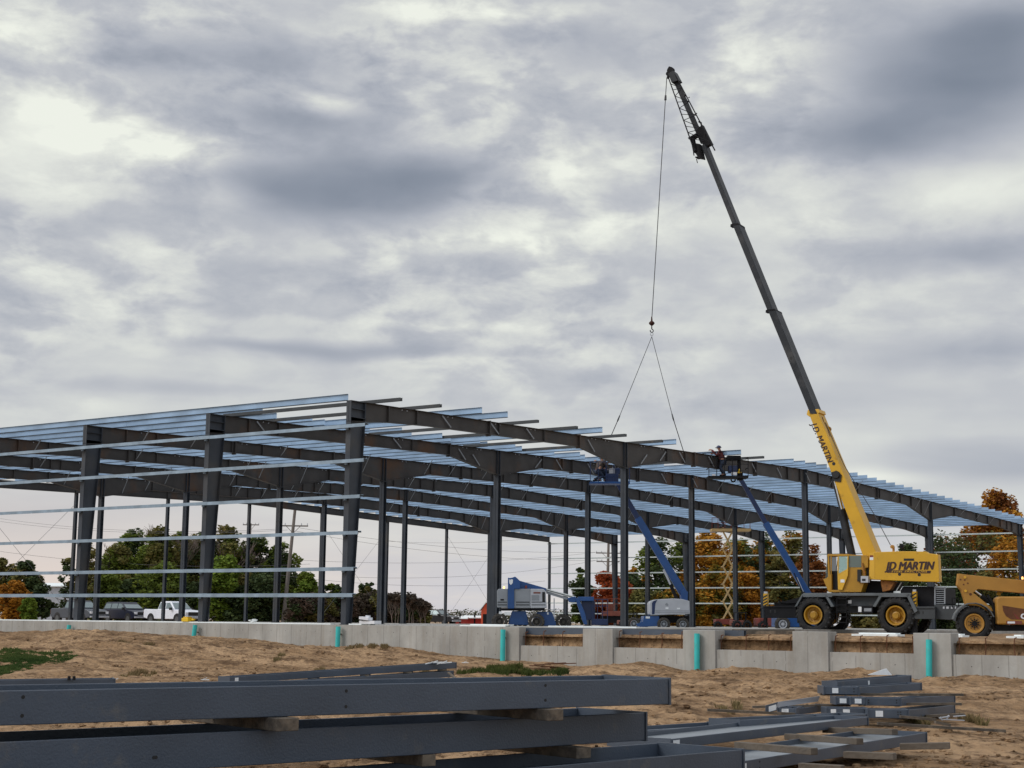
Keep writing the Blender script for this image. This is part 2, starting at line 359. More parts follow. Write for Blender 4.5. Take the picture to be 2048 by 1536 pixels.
# ------------------------------------------------------------------ building frame
L = 7.62; MOD = 20.5745; HA, HC, HE = 8.503, 9.347, 8.42
YB = [0, 20.412, 41.149, 61.886, 82.3]
YE = 82.3
def ztop(Y): return HA+(HC-HA)*Y/41.149 if Y <= 41.149 else HC+(HE-HC)*(Y-41.149)/(YE-41.149)
DEP = [(0, .80), (2.4, .64), (5, .56), (16.2, .52), (20.4, 1.26), (24.5, .64), (27.3, .66), (37, .70), (41, .76), (45, .70), (57.5, .60), (61.7, 1.30), (66.7, .56), (77, .62), (80.3, .80), (82.3, 1.0)]
def dep(Y): return lerp(DEP, Y)
bld = thing('steel_building_frame', (0, 0, 0), 'long open frame of slate grey steel rafters and columns with galvanised roof purlins', 'building')
fw = .115
for k in range(7):
    X = -L*k
    end = (k == 6)
    mb = MB()
    ys = sorted(set([y for y, _ in DEP]+[0, YE, 41.149]))
    sc_d = .75 if end else 1
    for a, b in zip(ys, ys[1:]):
        za, zb = ztop(a), ztop(b); da, db = dep(a)*sc_d, dep(b)*sc_d
        if end: da = db = .5
        # web
        mb.hexa([(X-.006, a, za-da), (X+.006, a, za-da), (X+.006, b, zb-db), (X-.006, b, zb-db), (X-.006, a, za-.012), (X+.006, a, za-.012), (X+.006, b, zb-.012), (X-.006, b, zb-.012)])
        for z0, z1, q in ((za-.012, zb-.012, .014), (za-da-.014, zb-db-.014, .016)):
            mb.hexa([(X-fw, a, z0), (X+fw, a, z0), (X+fw, b, z1), (X-fw, b, z1), (X-fw, a, z0+q), (X+fw, a, z0+q), (X+fw, b, z1+q), (X-fw, b, z1+q)])
    stf = [2.3, 4.1, 16.25, 24.5, 26.4, 38.7, 40.4, 43., 45., 56.2, 58.2, 60.1, 66.7, 77, 78.6, 79.8]
    if k > 1: stf += [7.5+.7*k, 11, 13.7, 28.4, 30.5, 31.6, 33.2, 47.7, 49.8, 52, 53.4, 69.5, 72.8, 74.6]
    if k < 2: stf += [9.8, 13.3, 30.2, 34.4, 49, 52.6, 71.5, 74.]
    if end: stf = [8.2*i for i in range(1, 10)]
    for y in stf:
        d_ = .5 if end else dep(y)
        mb.box(X-fw+.01, X+fw-.01, y-.02, y+.02, ztop(y)-d_+.004, ztop(y)-.004)
    if not end:
        for y in (9.1, 27.4, 34.6, 52.2, 66.7, 16.25):
            mb.box(X-fw-.01, X+fw+.01, y-.035, y+.035, ztop(y)-dep(y)-.09, ztop(y)+.03)
    rafmb = mb
    # bolts and hanging flange braces
    mb = MB(); mb2 = MB()
    for q, y in enumerate([3.2, 6.2, 9.6, 12.3, 17.4, 18.6, 22., 23.9, 26.2, 29.4, 32., 34.5, 37.7, 41.6, 44.5, 48.5, 51.5, 54.8, 58.9, 60.6, 63.3, 67.8, 71.2, 74.4, 78.6]):
        zt = ztop(y); d_ = .5 if end else dep(y)
        if k <= 1 and q < 14:
            sgn = -1 if (y > 20.6 and y < 24) else 1
            le = min(d_*.75, .5)
            if (q*7+k*3) % 5: mb2.bar((X+.09, y-.45*sgn, zt-d_+.06+le), (X+.09, y+.15*sgn, zt-d_+.05), .012, .06)
        elif not end:
            if (q*5+k*3) % 4: mb2.bar((X+.05, y, zt-d_+.05), (X+.62, y, zt+.10), .05, .012)
        if not end:
            for e in (0, .32):
                rafmb.tube((X+.005, y+e, zt-.07), (X+.028, y+e, zt-.07), .03, .03, 6, 1)
        if mb2.v and k <= 3: mb2.build('flange_brace', M['mgrey'], bld); mb2 = MB()
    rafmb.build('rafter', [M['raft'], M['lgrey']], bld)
    if mb2.v: tag(mb2.build('flange_brace', M['mgrey'], bld), kind='stuff')
    # columns
    for ci, y in enumerate(YB):
        if end: break
        mb = MB()
        if ci in (0, 4):
            s_ = 1 if ci == 0 else -1
            b0, b1 = .34, (.86 if ci == 0 else .8)
            zt = ztop(y)
            if ci == 0: zz = zt-.02
            else: zz = zt-.02
            o_ = y-s_*0.0
            def yy(t_): return o_+s_*(b0+(b1-b0)*t_)
            H = zz-(.62 if ci == 0 else .8)
            # outer flange, inner flange, web
            mb.box(X-.12, X+.12, min(o_, o_+s_*.014), max(o_, o_+s_*.014), 0, zz)
            i0, i1 = yy(0), yy(1)
            mb.hexa([(X-.12, i0, 0), (X+.12, i0, 0), (X+.12, i0+s_*.014, 0), (X-.12, i0+s_*.014, 0), (X-.12, i1, H), (X+.12, i1, H), (X+.12, i1+s_*.014, H), (X-.12, i1+s_*.014, H)])
            mb.hexa([(X-.006, o_+s_*.014, 0), (X+.006, o_+s_*.014, 0), (X+.006, i0, 0), (X-.006, i0, 0), (X-.006, o_+s_*.014, H), (X+.006, o_+s_*.014, H), (X+.006, i1, H), (X-.006, i1, H)])
            zi = ztop(i1)-.02
            mb.hexa([(X-.007, o_+s_*.014, H), (X+.007, o_+s_*.014, H), (X+.007, i1, H), (X-.007, i1, H), (X-.007, o_+s_*.014, zz), (X+.007, o_+s_*.014, zz), (X+.007, i1, zi), (X-.007, i1, zi)])
            for z_ in (H, H+.33, zz-.0):
                mb.hexa([(X-.118, o_+s_*.016, z_), (X+.118, o_+s_*.016, z_), (X+.118, i1+s_*.02, z_-.0), (X-.118, i1+s_*.02, z_-.0), (X-.118, o_+s_*.016, z_+.02), (X+.118, o_+s_*.016, z_+.02), (X+.118, i1+s_*.02, z_+.02), (X-.118, i1+s_*.02, z_+.02)])
            mb.box(X-.118, X+.118, i1-.02, i1+.02, H, zi)
            mb.box(X-.17, X+.17, o_-.03 if s_ > 0 else i0-.05, i0+.05 if s_ > 0 else o_+.03, -.02, .02)
        else:
            w_ = .15; zt = ztop(y)-dep(y)
            e = .125
            mb.box(X-w_, X+w_, y-e, y-e+.016, 0, zt); mb.box(X-w_, X+w_, y+e-.016, y+e, 0, zt)
            mb.box(X-.008, X+.008, y-e, y+e, 0, zt)
            mb.box(X-w_, X+w_, y-e-.02, y+e+.02, zt-.03, zt); mb.box(X-w_-.05, X+w_+.05, y-e-.06, y+e+.06, -.02, .025)
            for e2 in (-e+.01, e-.01): mb.box(X-fw+.01, X+fw-.01, y+e2-.012, y+e2+.012, zt+.004, ztop(y)-.004)
        mb.build('column', M['steel'], bld)
# endwall posts at the far end
for i in range(11):
    y = YE-8.23*i
    if y < 0: y = 0
    X = -6*L; mb = MB(); w_ = .1; zt = ztop(y)-.5
    mb.box(X-w_, X+w_, y-.1, y-.088, 0, zt); mb.box(X-w_, X+w_, y+.088, y+.1, 0, zt); mb.box(X-.005, X+.005, y-.1, y+.1, 0, zt)
    mb.build('end_post', M['steel'], bld)
# purlins: Z sections on top of the rafters
def zsec(mb, x0, x1, y, zb, s_=1, h=.255, fl=.07, th=.005):
    mb.box(x0, x1, y-th/2, y+th/2, zb, zb+h)
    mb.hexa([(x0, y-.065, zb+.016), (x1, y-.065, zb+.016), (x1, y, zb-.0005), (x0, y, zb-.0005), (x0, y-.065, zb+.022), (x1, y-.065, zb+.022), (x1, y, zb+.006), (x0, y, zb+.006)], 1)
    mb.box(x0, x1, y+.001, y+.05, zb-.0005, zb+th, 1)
    mb.box(x0, x1, min(y, y-s_*fl), max(y, y-s_*fl), zb+h-th, zb+h+.0005)
def crossY(px):
    # Y where the F1 rafter top is seen at column px
    lo, hi = 0., 82.
    for _ in range(40):
        mm = (lo+hi)/2; P = V((0, mm, ztop(mm)))-CAM
        x = 1024+FPX*P.dot(XC)/P.dot(F)
        if x < px: lo = mm
        else: hi = mm
    return lo
darkY = [crossY(p) for p in (745, 825, 1022, 1101, 1200, 1274, 1480)]
blueY = [crossY(p) for p in (906, 958, 1150, 1300, 1432)]
ymin_full = crossY(1540)
n = 55
for i in range(n):
    y = .09 if i == 0 else .09+i*(YE-.2)/(n-1)
    mb = MB(); z = ztop(y)+.004
    for k in range(5, -1, -1):
        x0 = -L*(k+1)-.6; x1 = -L*k+(.8 if k else 1.0)
        if k == 5: x0 = -L*6-.3
        if k == 0:
            if i == 0: x1 = -.12
            elif y < ymin_full: continue
            else: x1 = 1.45
        if k == 1 and y < ymin_full and i: x1 = -L+(1.5 if i % 2 else .85)
        zsec(mb, x0, x1, y+(.006 if k % 2 else 0), z+(.003 if k % 2 else 0), 1 if i < n/2 else -1)
    mb.build('purlin', [M['galv'], M['galv_shade']], bld)
for y in blueY:
    mb = MB(); zsec(mb, -L-.5, 1.5, y, ztop(y)+.012); mb.build('purlin', [M['galv'], M['galv_shade']], bld)
for y in darkY:
    mb = MB(); z = ztop(y)+.01
    mb.box(-L-.5, 1.45, y-.06, y-.052, z, z+.13); mb.box(-L-.5, 1.45, y+.052, y+.06, z, z+.13)
    mb.box(-L-.5, 1.28, y-.052, y+.052, z, z+.008); mb.box(-L-.5, 1.3, y-.052, y+.052, z+.122, z+.13)
    mb.build('eave_strut', M['chas'], bld)
# girts
GZ = [7.50, 6.16, 4.80, 3.44, 2.09, 1.11]
gend = [(730.6, 846), (728, 918), (720, 991), (716, 1063), (707.5, 1135.6), (705, 1187.5)]
def csec(mb, x0, x1, y, z, s_=1, h=.20, th=.005):
    mb.box(x0, x1, min(y, y+s_*th), max(y, y+s_*th), z-.035, z+.035)
    mb.box(x0, x1, min(y, y+s_*h), max(y, y+s_*h), z+.03, z+.035)
    mb.box(x0, x1, min(y, y-s_*.05), max(y, y-s_*.05), z-.035, z-.03)
for z, (gx, gy) in zip(GZ, gend):
    mb = MB(); x1 = onax(gx, gy, 1, -.2).x
    for k in range(5, -1, -1):
        a = -L*(k+1)-.35; b = -L*k+.35 if k else x1
        dz = .004*(k % 2)
        # C girt laid flat outside the columns: web horizontal, lips vertical
        mb.box(a, b, -.2145, -.013, z+.04+dz, z+.0445+dz)
        q_ = .007*(k % 2)
        mb.box(a, b, -.22-q_, -.2155-q_, z-.085+dz, z+.045+dz)
        mb.hexa([(a, -.2145, z-.085+dz), (b, -.2145, z-.085+dz), (b, -.15, z-.052+dz), (a, -.15, z-.052+dz), (a, -.2145, z-.08+dz), (b, -.2145, z-.08+dz), (b, -.15, z-.047+dz), (a, -.15, z-.047+dz)])
        mb.box(a, b, -.012+q_*.5, -.009+q_*.5, z-.01+dz, z+.06+dz)
    for k in range(6):
        mb.box(-L*k-.03, -L*k+.03, -.13, -.001, z-.14, z+.035)
    mb.build('girt', M['galvg'], bld)
for z in [7.75, 6.3, 4.87, 3.45, 2.05, 1.08]:
    mb = MB()
    for k in range(6):
        if z < 1.2 and k == 3: mb.build('girt', M['girtw'], bld); mb = MB(); continue
        mb.box(-L*(k+1)-.3, -L*k+.3, YE+.01, YE+.2, z+.05+.004*(k % 2), z+.056+.004*(k % 2))
        mb.box(-L*(k+1)-.3, -L*k+.3, YE+.003+.004*(k % 2), YE+.006+.004*(k % 2), z-.055+.004*(k % 2), z+.056+.004*(k % 2))
    mb.build('girt', M['girtw'], bld)
# girts of the bays to the right of F1 on the far wall
# bracing cables in the far end wall
mb = MB()
for y0 in (YE-8.23*2, YE-8.23*4, YE-8.23*8):
    X = -6*L+.02
    mb.tube((X, y0, .3), (X, y0+8.23, 7.8), .012, .012, 4); mb.tube((X, y0, 7.8), (X, y0+8.23, .3), .012, .012, 4)
mb.build('bracing_cable', M['cable'], bld)

# ------------------------------------------------------------------ foundation wall
fnd = thing('foundation_wall', (0, -.2, -2), 'low grey cast concrete foundation wall with square piers and door notches, earth banked against it', 'wall')
XL, XN = -60., 8.33
mb = MB()
mb.box(XL, XN, -.35, 0, -2.2, 0)
mb.box(XN, 34, -.346, -.02, -2.2, -.62)
for i_ in range(80):
    x_ = -25+.76*i_+.38
    for z_ in ((-.25, -.95) if x_ < XN else (-.95,)):
        if x_ < 26: mb.tube((x_, -.352, z_), (x_, -.345, z_), .014, .014, 8, 1)
mb.build('wall', [M['conc'], M['dark']], fnd, bevel=.012)
for a, b in [(10.91, 12.08), (14.7, 15.86), (18.5, 19.67), (22.33, 23.46), (26.2, 27.3)]:
    mb = MB(); mb.box(a, b, -.40, .25, -2.2, -.02); mb.build('pier', M['conc'], fnd, bevel=.015)
mb = MB(); mb.box(XN-.55, XN+.005, -.402, .004, -2.2, .003); mb.build('pier', M['conc'], fnd, bevel=.015)
mb = MB()
mb.box(XL, -.45, -.20, .1, .004, .045); mb.box(.45, 1.5, -.2, .1, .004, .045)
mb.build('sill_strip', M['foam'], fnd)
gaps = [(8.33, 10.91), (12.08, 14.7), (15.86, 18.5), (19.67, 22.33), (23.46, 26.2)]
for a, b in gaps:
    nn = 4
    for q in range(nn):
        x = a+.12+(b-a-.24)*(q+.5*0)/(nn-1) if nn > 1 else a
        x += random.uniform(-.05, .05)
        mb = MB()
        top = -.12+random.uniform(-.08, .05)
        mb.path([V((x, -.17, -.63)), V((x+random.uniform(-.02, .02), -.16, -.3)), V((x, -.15, top)), V((x+.02, -.05, top+.02))], .016, 6)
        mb.build('rebar', M['rust'], fnd)
# pipes
for (px, yt, yb, lean), w in zip([(135.5, 1250, 1271, 4), (387, 1250, 1273, 4), (675, 1253, 1295, 1.5), (1005, 1259, 1321, 1), (1394, 1267, 1347, 0), (1858, 1279, 1363, 0)],
        ['far left under the third steel column', 'left, leaning, under the second steel column', 'middle, under the corner steel column', 'at the left edge of the first door notch', 'on the second pier left of the crane', 'on the pier under the crane body']):
    a = onax(px, yt, 1, -.53); b = onax(px, yb, 1, -.55)
    a.x += .02*lean*1.2
    b.z -= .12
    mb = MB(); mb.tube(b, a, .088, .088, 20); mb.tube(a-V((0, 0, .002)), a+V((0, 0, .002)), .07, .07, 16, 1)
    mb.box(a.x-.03, a.x+.03, a.y+.05, -.36, a.z-.3, a.z-.26, 2)
    solo(mb, 'drain_pipe', [M['green_p'], M['black'], M['rust']], 'teal drain pipe against the concrete wall, '+w, 'pipe', 'teal drain pipes along the foundation wall', smooth=True)
# things on the wall top
def small(name, px, py, ax, val, sx, sy, sz, matk, label, cat, rz=0, group=None):
    P = onax(px, py, ax, val); mb = MB(Matrix.Translation(P) @ Matrix.Rotation(rz, 4, 'Z'))
    mb.box(-sx/2, sx/2, -sy/2, sy/2, 0, sz)
    mb.box(-sx/2+.02, sx/2-.02, -sy/2+.02, sy/2-.02, sz, sz+.015)
    return solo(mb, name, M[matk], label, cat, group, bevel=.01)
# bundle of white foam / sheet on top of the wall right of the corner column
P = onax(738, 1249, 1, -.15); mb = MB()
mb.box(P.x-.35, P.x+.38, -.3, .1, .045, .16); mb.bar(P+V((-.3, -.1, .24)), P+V((.1, -.05, .2)), .3, .1); mb.bar(P+V((-.1, -.05, .3)), P+V((.02, 0, .29)), .2, .07)
solo(mb, 'foam_sheets', M['white'], 'small pile of white foam sheets on the wall top right of the corner column', 'building material')
P = onax(375, 1243, 1, -.1); mb = MB(); mb.box(P.x-.2, P.x+.18, -.25, .1, .045, .19); mb.box(P.x-.16, P.x+.1, -.2, .05, .19, .24); mb.box(P.x+.17, P.x+.33, -.1, .03, .1, .16)
solo(mb, 'tool_box', M['yplast'], 'small yellow plastic tool box on the wall top in front of the white pickup', 'tool box', bevel=.015)
P = onax(505, 1246, 1, -.1); mb = MB()
for q in range(6):
    a_ = random.uniform(0, 6); mb.bar(P+V((random.uniform(-.2, .25), 0, .04+.02*q)), P+V((random.uniform(-.2, .25)+.15*math.cos(a_), .1*math.sin(a_), .07+.015*q)), .09, .03)
solo(mb, 'paper_scraps', M['foam'], 'crumpled white scraps lying on the wall top left of a bare column', 'debris')
a = onax(925, 1251, 1, -.12); b = onax(1020, 1252, 1, -.12)
mb = MB(); mb.box(a.x, b.x-.1, -.28, .05, .006, .05); mb.box(a.x+.4, b.x, -.2, .12, .052, .085)
solo(mb, 'white_sill_board', M['foam'], 'long flat white board on the wall top left of the first notch', 'board')
# ------------------------------------------------------------------ ground
FOOT = [(-60, -.30), (-19.8, -.49), (-15.3, -.64), (-12.9, -.34), (-10.1, -.46), (-7.5, -.52), (-4.1, -.61), (-1.3, -.84), (0, -.8), (3, -.77), (5.3, -.99), (7.6, -1.13), (9.6, -1.17), (11.5, -1.34), (13.3, -1.05), (15.2, -1.37), (17, -1.13), (19, -1.28), (21, -1.10), (22.75, -1.41), (24.2, -1.18), (25.5, -1.28), (40, -1.35)]
PC1 = at(1750, 1440, 26); PC2 = at(1600, 1500, 18.5); PC3 = at(690, 1360, 38)
def zg(X, Y, detail=True):
    d = max(0, -.35-Y)
    fl_ = min(1, min(((X-p.x)**2+(Y-p.y)**2)**.5/r_ for p, r_ in ((PC1, 4.5), (PC2, 4.5), (PC3, 4.5))))**2
    zf = lerp(FOOT, X)
    sc_ = 6+16*sst(8, -12, X) if X < 8 else 6
    base = -1.42-.05*sst(10, 25, d)
    z = zf+(base-zf)*sst(0, sc_, d)
    z = z*fl_+min(z, -1.43)*(1-fl_)
    if detail:
        z0_ = z
        z += .10*fbm(X*.16, Y*.22, 3, 3)*min(1, d/1.5)
        z += .075*fbm(X*.7, Y*.9, 7, 4)*min(1, .25+d/1.)
        z += .075*abs(fbm(X*2.1, Y*2.4, 12, 3))*min(1, .2+d/1.)
        # vehicle ruts running with the wall
        yr = Y+1.6*fbm(X*.05, Y*.05, 1, 2)
        z += .075*math.sin(yr*2.9)*sst(-.15, .35, fbm(X*.07, Y*.12, 9, 2)+.2)*min(1, d/2)
        z += .045*noise.noise(V((X*4.2, Y*4.2, 0)))
        z = z0_+(z-z0_)*(.25+.75*fl_)
    return z
mbg = MB()
rows = []; dd = 9.
while dd < 78: rows.append(dd); dd *= 1.0072
cols = 330
vs = []; 
for d_ in rows:
    for j in range(cols):
        u = -.40+.80*j/(cols-1)
        P = V((CAM.x, CAM.y, 0))+FH*d_+R*(u*d_*1.02)
        inside = P.y > -.30
        X, Y = P.x, min(P.y, -.30)
        z = zg(X, Y)
        vs.append((X, Y, z))
fs = []
for i in range(len(rows)-1):
    for j in range(cols-1):
        a = i*cols+j
        if vs[a][1] >= -.3 and vs[a+1][1] >= -.3 and vs[a+cols][1] >= -.3 and vs[a+cols+1][1] >= -.3: continue
        fs.append((a, a+1, a+cols+1, a+cols))
mbg.add(vs, fs)
# near skirt to behind the camera
g = mbg.build('ground', M['dirt'], None, smooth=True); g.data.polygons.foreach_set('use_smooth', [True]*len(g.data.polygons)); tag(g, kind='structure')
mb = MB(); mb.add([(-400, -600, -1.6), (600, -600, -1.6), (600, -.33, -1.6), (-400, -.33, -1.6)], [(0, 1, 2, 3)])
tag(mb.build('ground', M['dirt'], None), kind='structure')
# earth pad inside the building, cut face at the notches
PR = [(-.06, -.66), (-.01, -.58), (.03, -.42), (.08, -.26), (.22, -.19), (1.2, -.17), (3, -.17), (8, -.19), (20, -.20), (50, -.22)]
mb = MB(); xs = [XN-1.2+i*.11 for i in range(int(30/.11))]
vs = []
for x in xs:
    for j, (y, z) in enumerate(PR):
        q = fbm(x*1.1, y*1.3, 2, 4)
        vs.append((x, y+(.05*q if 0 < j < 5 else 0), z+.05*q*(0 < j)+(.03*fbm(x*3, y*5, 4, 3) if 0 < j < 6 else 0)))
nP = len(PR)
mb.add(vs, [(i*nP+j, (i+1)*nP+j, (i+1)*nP+j+1, i*nP+j+1) for i in range(len(xs)-1) for j in range(nP-1)])
o = mb.build('earth_pad', M['dirt'], None, smooth=True); tag(o, kind='structure')
mb = MB(); mb.add([(-9000, -.2, -.30), (9000, -.2, -.30), (9000, 9000, -.30), (-9000, 9000, -.30)], [(0, 1, 2, 3)])
tag(mb.build('site_ground', M['dirtw'], None), kind='structure')
mb = MB(); mb.box(-47, XN-.4, .0, 83, -.28, -.012)
tag(mb.build('floor_slab', M['conc'], None), kind='structure')

# ------------------------------------------------------------------ pixel-plane drafting: outlines drawn on a real vertical plane at its own distance
Z = V((0, 0, 1))
class PL:
    def __init__(s, P0, ang):
        a = math.radians(ang); s.W = R*math.sin(a)+FH*math.cos(a); s.E = R*math.cos(a)-FH*math.sin(a); s.P0 = P0
    def pt(s, x, y, off=0): return onpl(x, y, s.P0+s.W*off, s.W)
    def poly(s, mb, pts, off, th, mi=0):
        return mb.prism([s.pt(x, y, off) for x, y in pts], s.W*th, mi)
    def rect(s, mb, x0, x1, y0, y1, off, th, mi=0): return s.poly(mb, [(x0, y0), (x1, y0), (x1, y1), (x0, y1)], off, th, mi)
    def bar(s, mb, x0, y0, x1, y1, off, w, th, mi=0, w1=None):
        a = s.pt(x0, y0, off+th/2); b = s.pt(x1, y1, off+th/2)
        return mb.bar(a, b, th, w, up=(b-a).cross(s.W), mi=mi, h1=w1)
    def base(s, x, off, z): p = s.pt(x, 1245, off); return V((p.x, p.y, z))
def wheel(parent, c, ax, r, w, tyre, rim, nlug=20, rimr=.5, hubm=None, dish=.12, lug=.05):
    """c = centre of the outer face, ax = unit vector pointing inboard"""
    mb = MB()
    mb.lathe(c, ax*w, [(.06, r*.62), (0, r*.70), (.02, r*.84), (.12, r*.955), (.3, r*.985), (.7, r*.985), (.88, r*.955), (.98, r*.84), (1, r*.7), (.94, r*.62)], 40, 0, False)
    u = Z; vv = ax.cross(Z)
    for k in range(nlug):
        for half in (0, 1):
            a0 = 2*PI*(k+.5*half)/nlug
            p0 = c+ax*w*(.02 if half == 0 else .98)+(u*math.cos(a0)+vv*math.sin(a0))*r*.93
            a1 = a0+.16
            p1 = c+ax*w*.5+(u*math.cos(a1)+vv*math.sin(a1))*r*(.99)
            mb.bar(p0, p1, r*.10, lug*2, up=(u*math.cos(a0)+vv*math.sin(a0)))
    t = mb.build('tyre', tyre, parent)
    mb = MB()
    R0 = r*rimr*1.24
    mb.lathe(c, ax*w, [(.03, R0), (.0, R0*.98), (.01, R0*.86), (dish/w, R0*.76), (dish/w*1.2, R0*.42), (dish/w*.5, R0*.40), (dish/w*.42, R0*.30), (dish/w*.1, R0*.28), (dish/w*.1, 0.001)], 32, 0, False)
    for k in range(10):
        a0 = 2*PI*k/10
        p = c+ax*(dish*.95)+(u*math.cos(a0)+vv*math.sin(a0))*R0*.58
        mb.tube(p, p-ax*.03, .022, .022, 6, 1)
    mb.build('rim', [rim, hubm or M['rust2']], parent, smooth=True)
def text_mesh(name, s, size, Mx, matr, parent, shear=0., bold=0., extr=.004, align='CENTER', sx=1., fat=()):
    cu = bpy.data.curves.new(name, 'FONT'); cu.body = s; cu.size = size; cu.shear = shear; cu.offset = bold; cu.extrude = extr
    cu.align_x = align; cu.align_y = 'CENTER'
    to = bpy.data.objects.new('tmp', cu); C.objects.link(to); bpy.context.view_layer.update()
    me = bpy.data.meshes.new_from_object(to.evaluated_get(bpy.context.evaluated_depsgraph_get()))
    bpy.data.objects.remove(to)
    if fat:
        import bmesh
        b1 = bmesh.new()
        for i_, (dx, dy) in enumerate(((0, 0),)+tuple(fat)):
            m2_ = me.copy(); m2_.transform(Matrix.Translation((dx, dy, -.0006*i_))); b1.from_mesh(m2_); bpy.data.meshes.remove(m2_)
        b1.to_mesh(me); b1.free()
    off = rootloc(parent) if parent else V((0, 0, 0))
    me.transform(Matrix.Translation(-off) @ Mx @ Matrix.Diagonal((sx, 1, 1, 1)))
    me.materials.clear(); me.materials.append(matr)
    o = bpy.data.objects.new(name, me); C.objects.link(o); o.parent = parent
    return o
def frame(o, x, y):
    x = x.normalized(); z = x.cross(y).normalized(); y = z.cross(x)
    m_ = Matrix.Identity(4)
    for i in range(3): m_[i][0], m_[i][1], m_[i][2], m_[i][3] = x[i], y[i], z[i], o[i]
    return m_

# ------------------------------------------------------------------ crane
K = PL(at(1628, 1232, 76), 30)
crane = thing('mobile_crane', K.base(1720, 1.5, -.2), 'yellow rough terrain crane on black tyres with its long boom raised over the steel frame', 'crane')
RT = .90
for nm, px, off in (('n', 1626, 0), ('n', 1791, 0), ('f', 1626, 2.55), ('f', 1791, 2.55)):
    c = K.pt(px, 1232 if px < 1700 else 1233.5, 0)+K.W*off; c.z = -.2+RT*.97
    if off:
        holder = thing('wheel', c-crane.location, None, None)
    else: holder = thing('wheel', c-crane.location, None, None)
    holder.parent = crane
    wheel(holder, c, K.W, RT, .62, M['tyre'], M['yelc'], 22, .42, M['rust2'], .22, .045)
mb = MB()
K.rect(mb, 1606, 1822, 1186, 1191.5, 0.0, 3.15)
for a in ([(1603, 1189), (1608, 1187), (1594, 1212), (1589, 1214)], [(1649, 1190), (1654, 1190), (1668, 1213), (1662, 1214)], [(1765, 1190), (1759, 1190), (1745, 1213), (1751, 1214)], [(1812, 1189), (1818, 1188), (1835, 1222), (1829, 1226)]):
    K.poly(mb, a, 0.0, .62)
K.rect(mb, 1606, 1664, 1190.5, 1194, .0, .62); K.rect(mb, 1757, 1816, 1190.5, 1194, .0, .62)
mb.build('deck', M['deck'], crane, bevel=.01)
mb = MB()
K.rect(mb, 1604, 1856, 1194, 1226, .95, 1.25)
K.rect(mb, 1612, 1645, 1226, 1238, .6, 2.0); K.rect(mb, 1776, 1806, 1226, 1238, .6, 2.0)
K.rect(mb, 1700, 1757, 1192, 1212, .35, 1.0)
K.tube = None
mb.build('chassis_frame', M['chas'], crane, bevel=.015)
# front outrigger box, rear engine hood and bumper
mb = MB()
K.rect(mb, 1529, 1592, 1214, 1236, .25, .5); K.rect(mb, 1548, 1600, 1205, 1232, .8, 1.5); K.rect(mb, 1529, 1594, 1212, 1215, .2, .6)
K.poly(mb, [(1560, 1205), (1604, 1193), (1604, 1206), (1570, 1207)], .7, 1.8)
for x in (1541, 1550): K.rect(mb, x-1.5, x+1.5, 1220, 1226, .245, .02, 1)
mb.build('outrigger_box', [M['dark'], M['black']], crane, bevel=.015)
mb = MB()
K.rect(mb, 1825, 1870, 1216, 1238, .1, .55); K.rect(mb, 1826, 1869, 1213, 1217, .05, .65)
for x in (1838, 1846): K.rect(mb, x-1.2, x+1.2, 1222, 1228, .095, .02, 1)
mb.build('outrigger_box', [M['chas'], M['black']], crane, bevel=.015)
mb = MB()
K.rect(mb, 1527, 1531.5, 1236, 1250, .3, .25); K.rect(mb, 1824, 1832, 1238, 1266, .2, .3)
for x, o_ in ((1529, .2), (1828, .1)):
    p = K.pt(x, 1240, o_+.25); mb.tube(V((p.x, p.y, -.19)), V((p.x, p.y, -.12)), .3, .22, 14)
mb.build('outrigger_jack', M['dark'], crane)
for x, y0, y1, o_ in ((1530.5, 1187, 1213, .28), (1828.5, 1183, 1215, .15)):
    mb = MB(); w_ = 4
    nseg = 8
    K.rect(mb, x-w_, x+w_, y0, y1, o_, .2, 0)
    for q in range(4):
        yy0 = y0+2+(y1-y0-2)*(q)/4
        K.poly(mb, [(x-w_, yy0+4.4), (x+w_, yy0), (x+w_, yy0+3), (x-w_, yy0+7.2)], o_-.006, .01, 1)
    K.rect(mb, x-3, x+3, y0-4, y0, o_+.03, .14, 2)
    mb.build('striped_post', [M['yel'], M['black'], M['lgrey']], crane)
mb = MB()
K.poly(mb, [(1797, 1186), (1806, 1173), (1866, 1173), (1870, 1175), (1890, 1176), (1892, 1208), (1870, 1216), (1822, 1216), (1818, 1188)], .75, 1.9)
mb.build('engine_hood', M['dark'], crane, bevel=.03)
mb = MB()
K.rect(mb, 1870, 1891, 1174, 1177, .62, .14)
K.rect(mb, 1868.5, 1871, 1174, 1212, .62, .12); K.rect(mb, 1888, 1890, 1176, 1208, .62, .1)
for q in range(8): K.rect(mb, 1871, 1888, 1178.5+q*4, 1180+q*4, .66, .06)
mb.build('radiator_grille', M['mgrey'], crane)
mb = MB()
K.poly(mb, [(1868, 1209), (1915, 1211), (1918, 1238), (1911, 1244), (1903, 1239), (1898, 1240), (1870, 1238)], .35, 2.6)
mb.build('rear_bumper', M['chas'], crane, bevel=.02)
mb = MB()
for x, w_ in ((1887.5, 1.7), (1895, 2.4), (1903.5, 1.6), (1911, 1.2)): K.rect(mb, x-w_, x+w_, 1213, 1217.5, .335, .02)
mb.build('tail_lamp', M['lgrey'], crane)
mb = MB()
for y in (1196, 1209, 1220, 1233, 1244): K.rect(mb, 1675, 1693, y, y+1.8, .0, .35)
for x in (1674, 1693): K.bar(mb, x, 1194, x, 1246, .05, .035, .04)
mb.build('steps', M['dark'], crane)
mb = MB(); K.rect(mb, 1714, 1745, 1212, 1227, .02, .7, 0); K.rect(mb, 1716.5, 1723, 1213.5, 1224, .012, .01, 1); K.rect(mb, 1728, 1743, 1216.5, 1223, .012, .01, 2); K.rect(mb, 1696, 1703, 1200, 1207, .34, .02, 1)
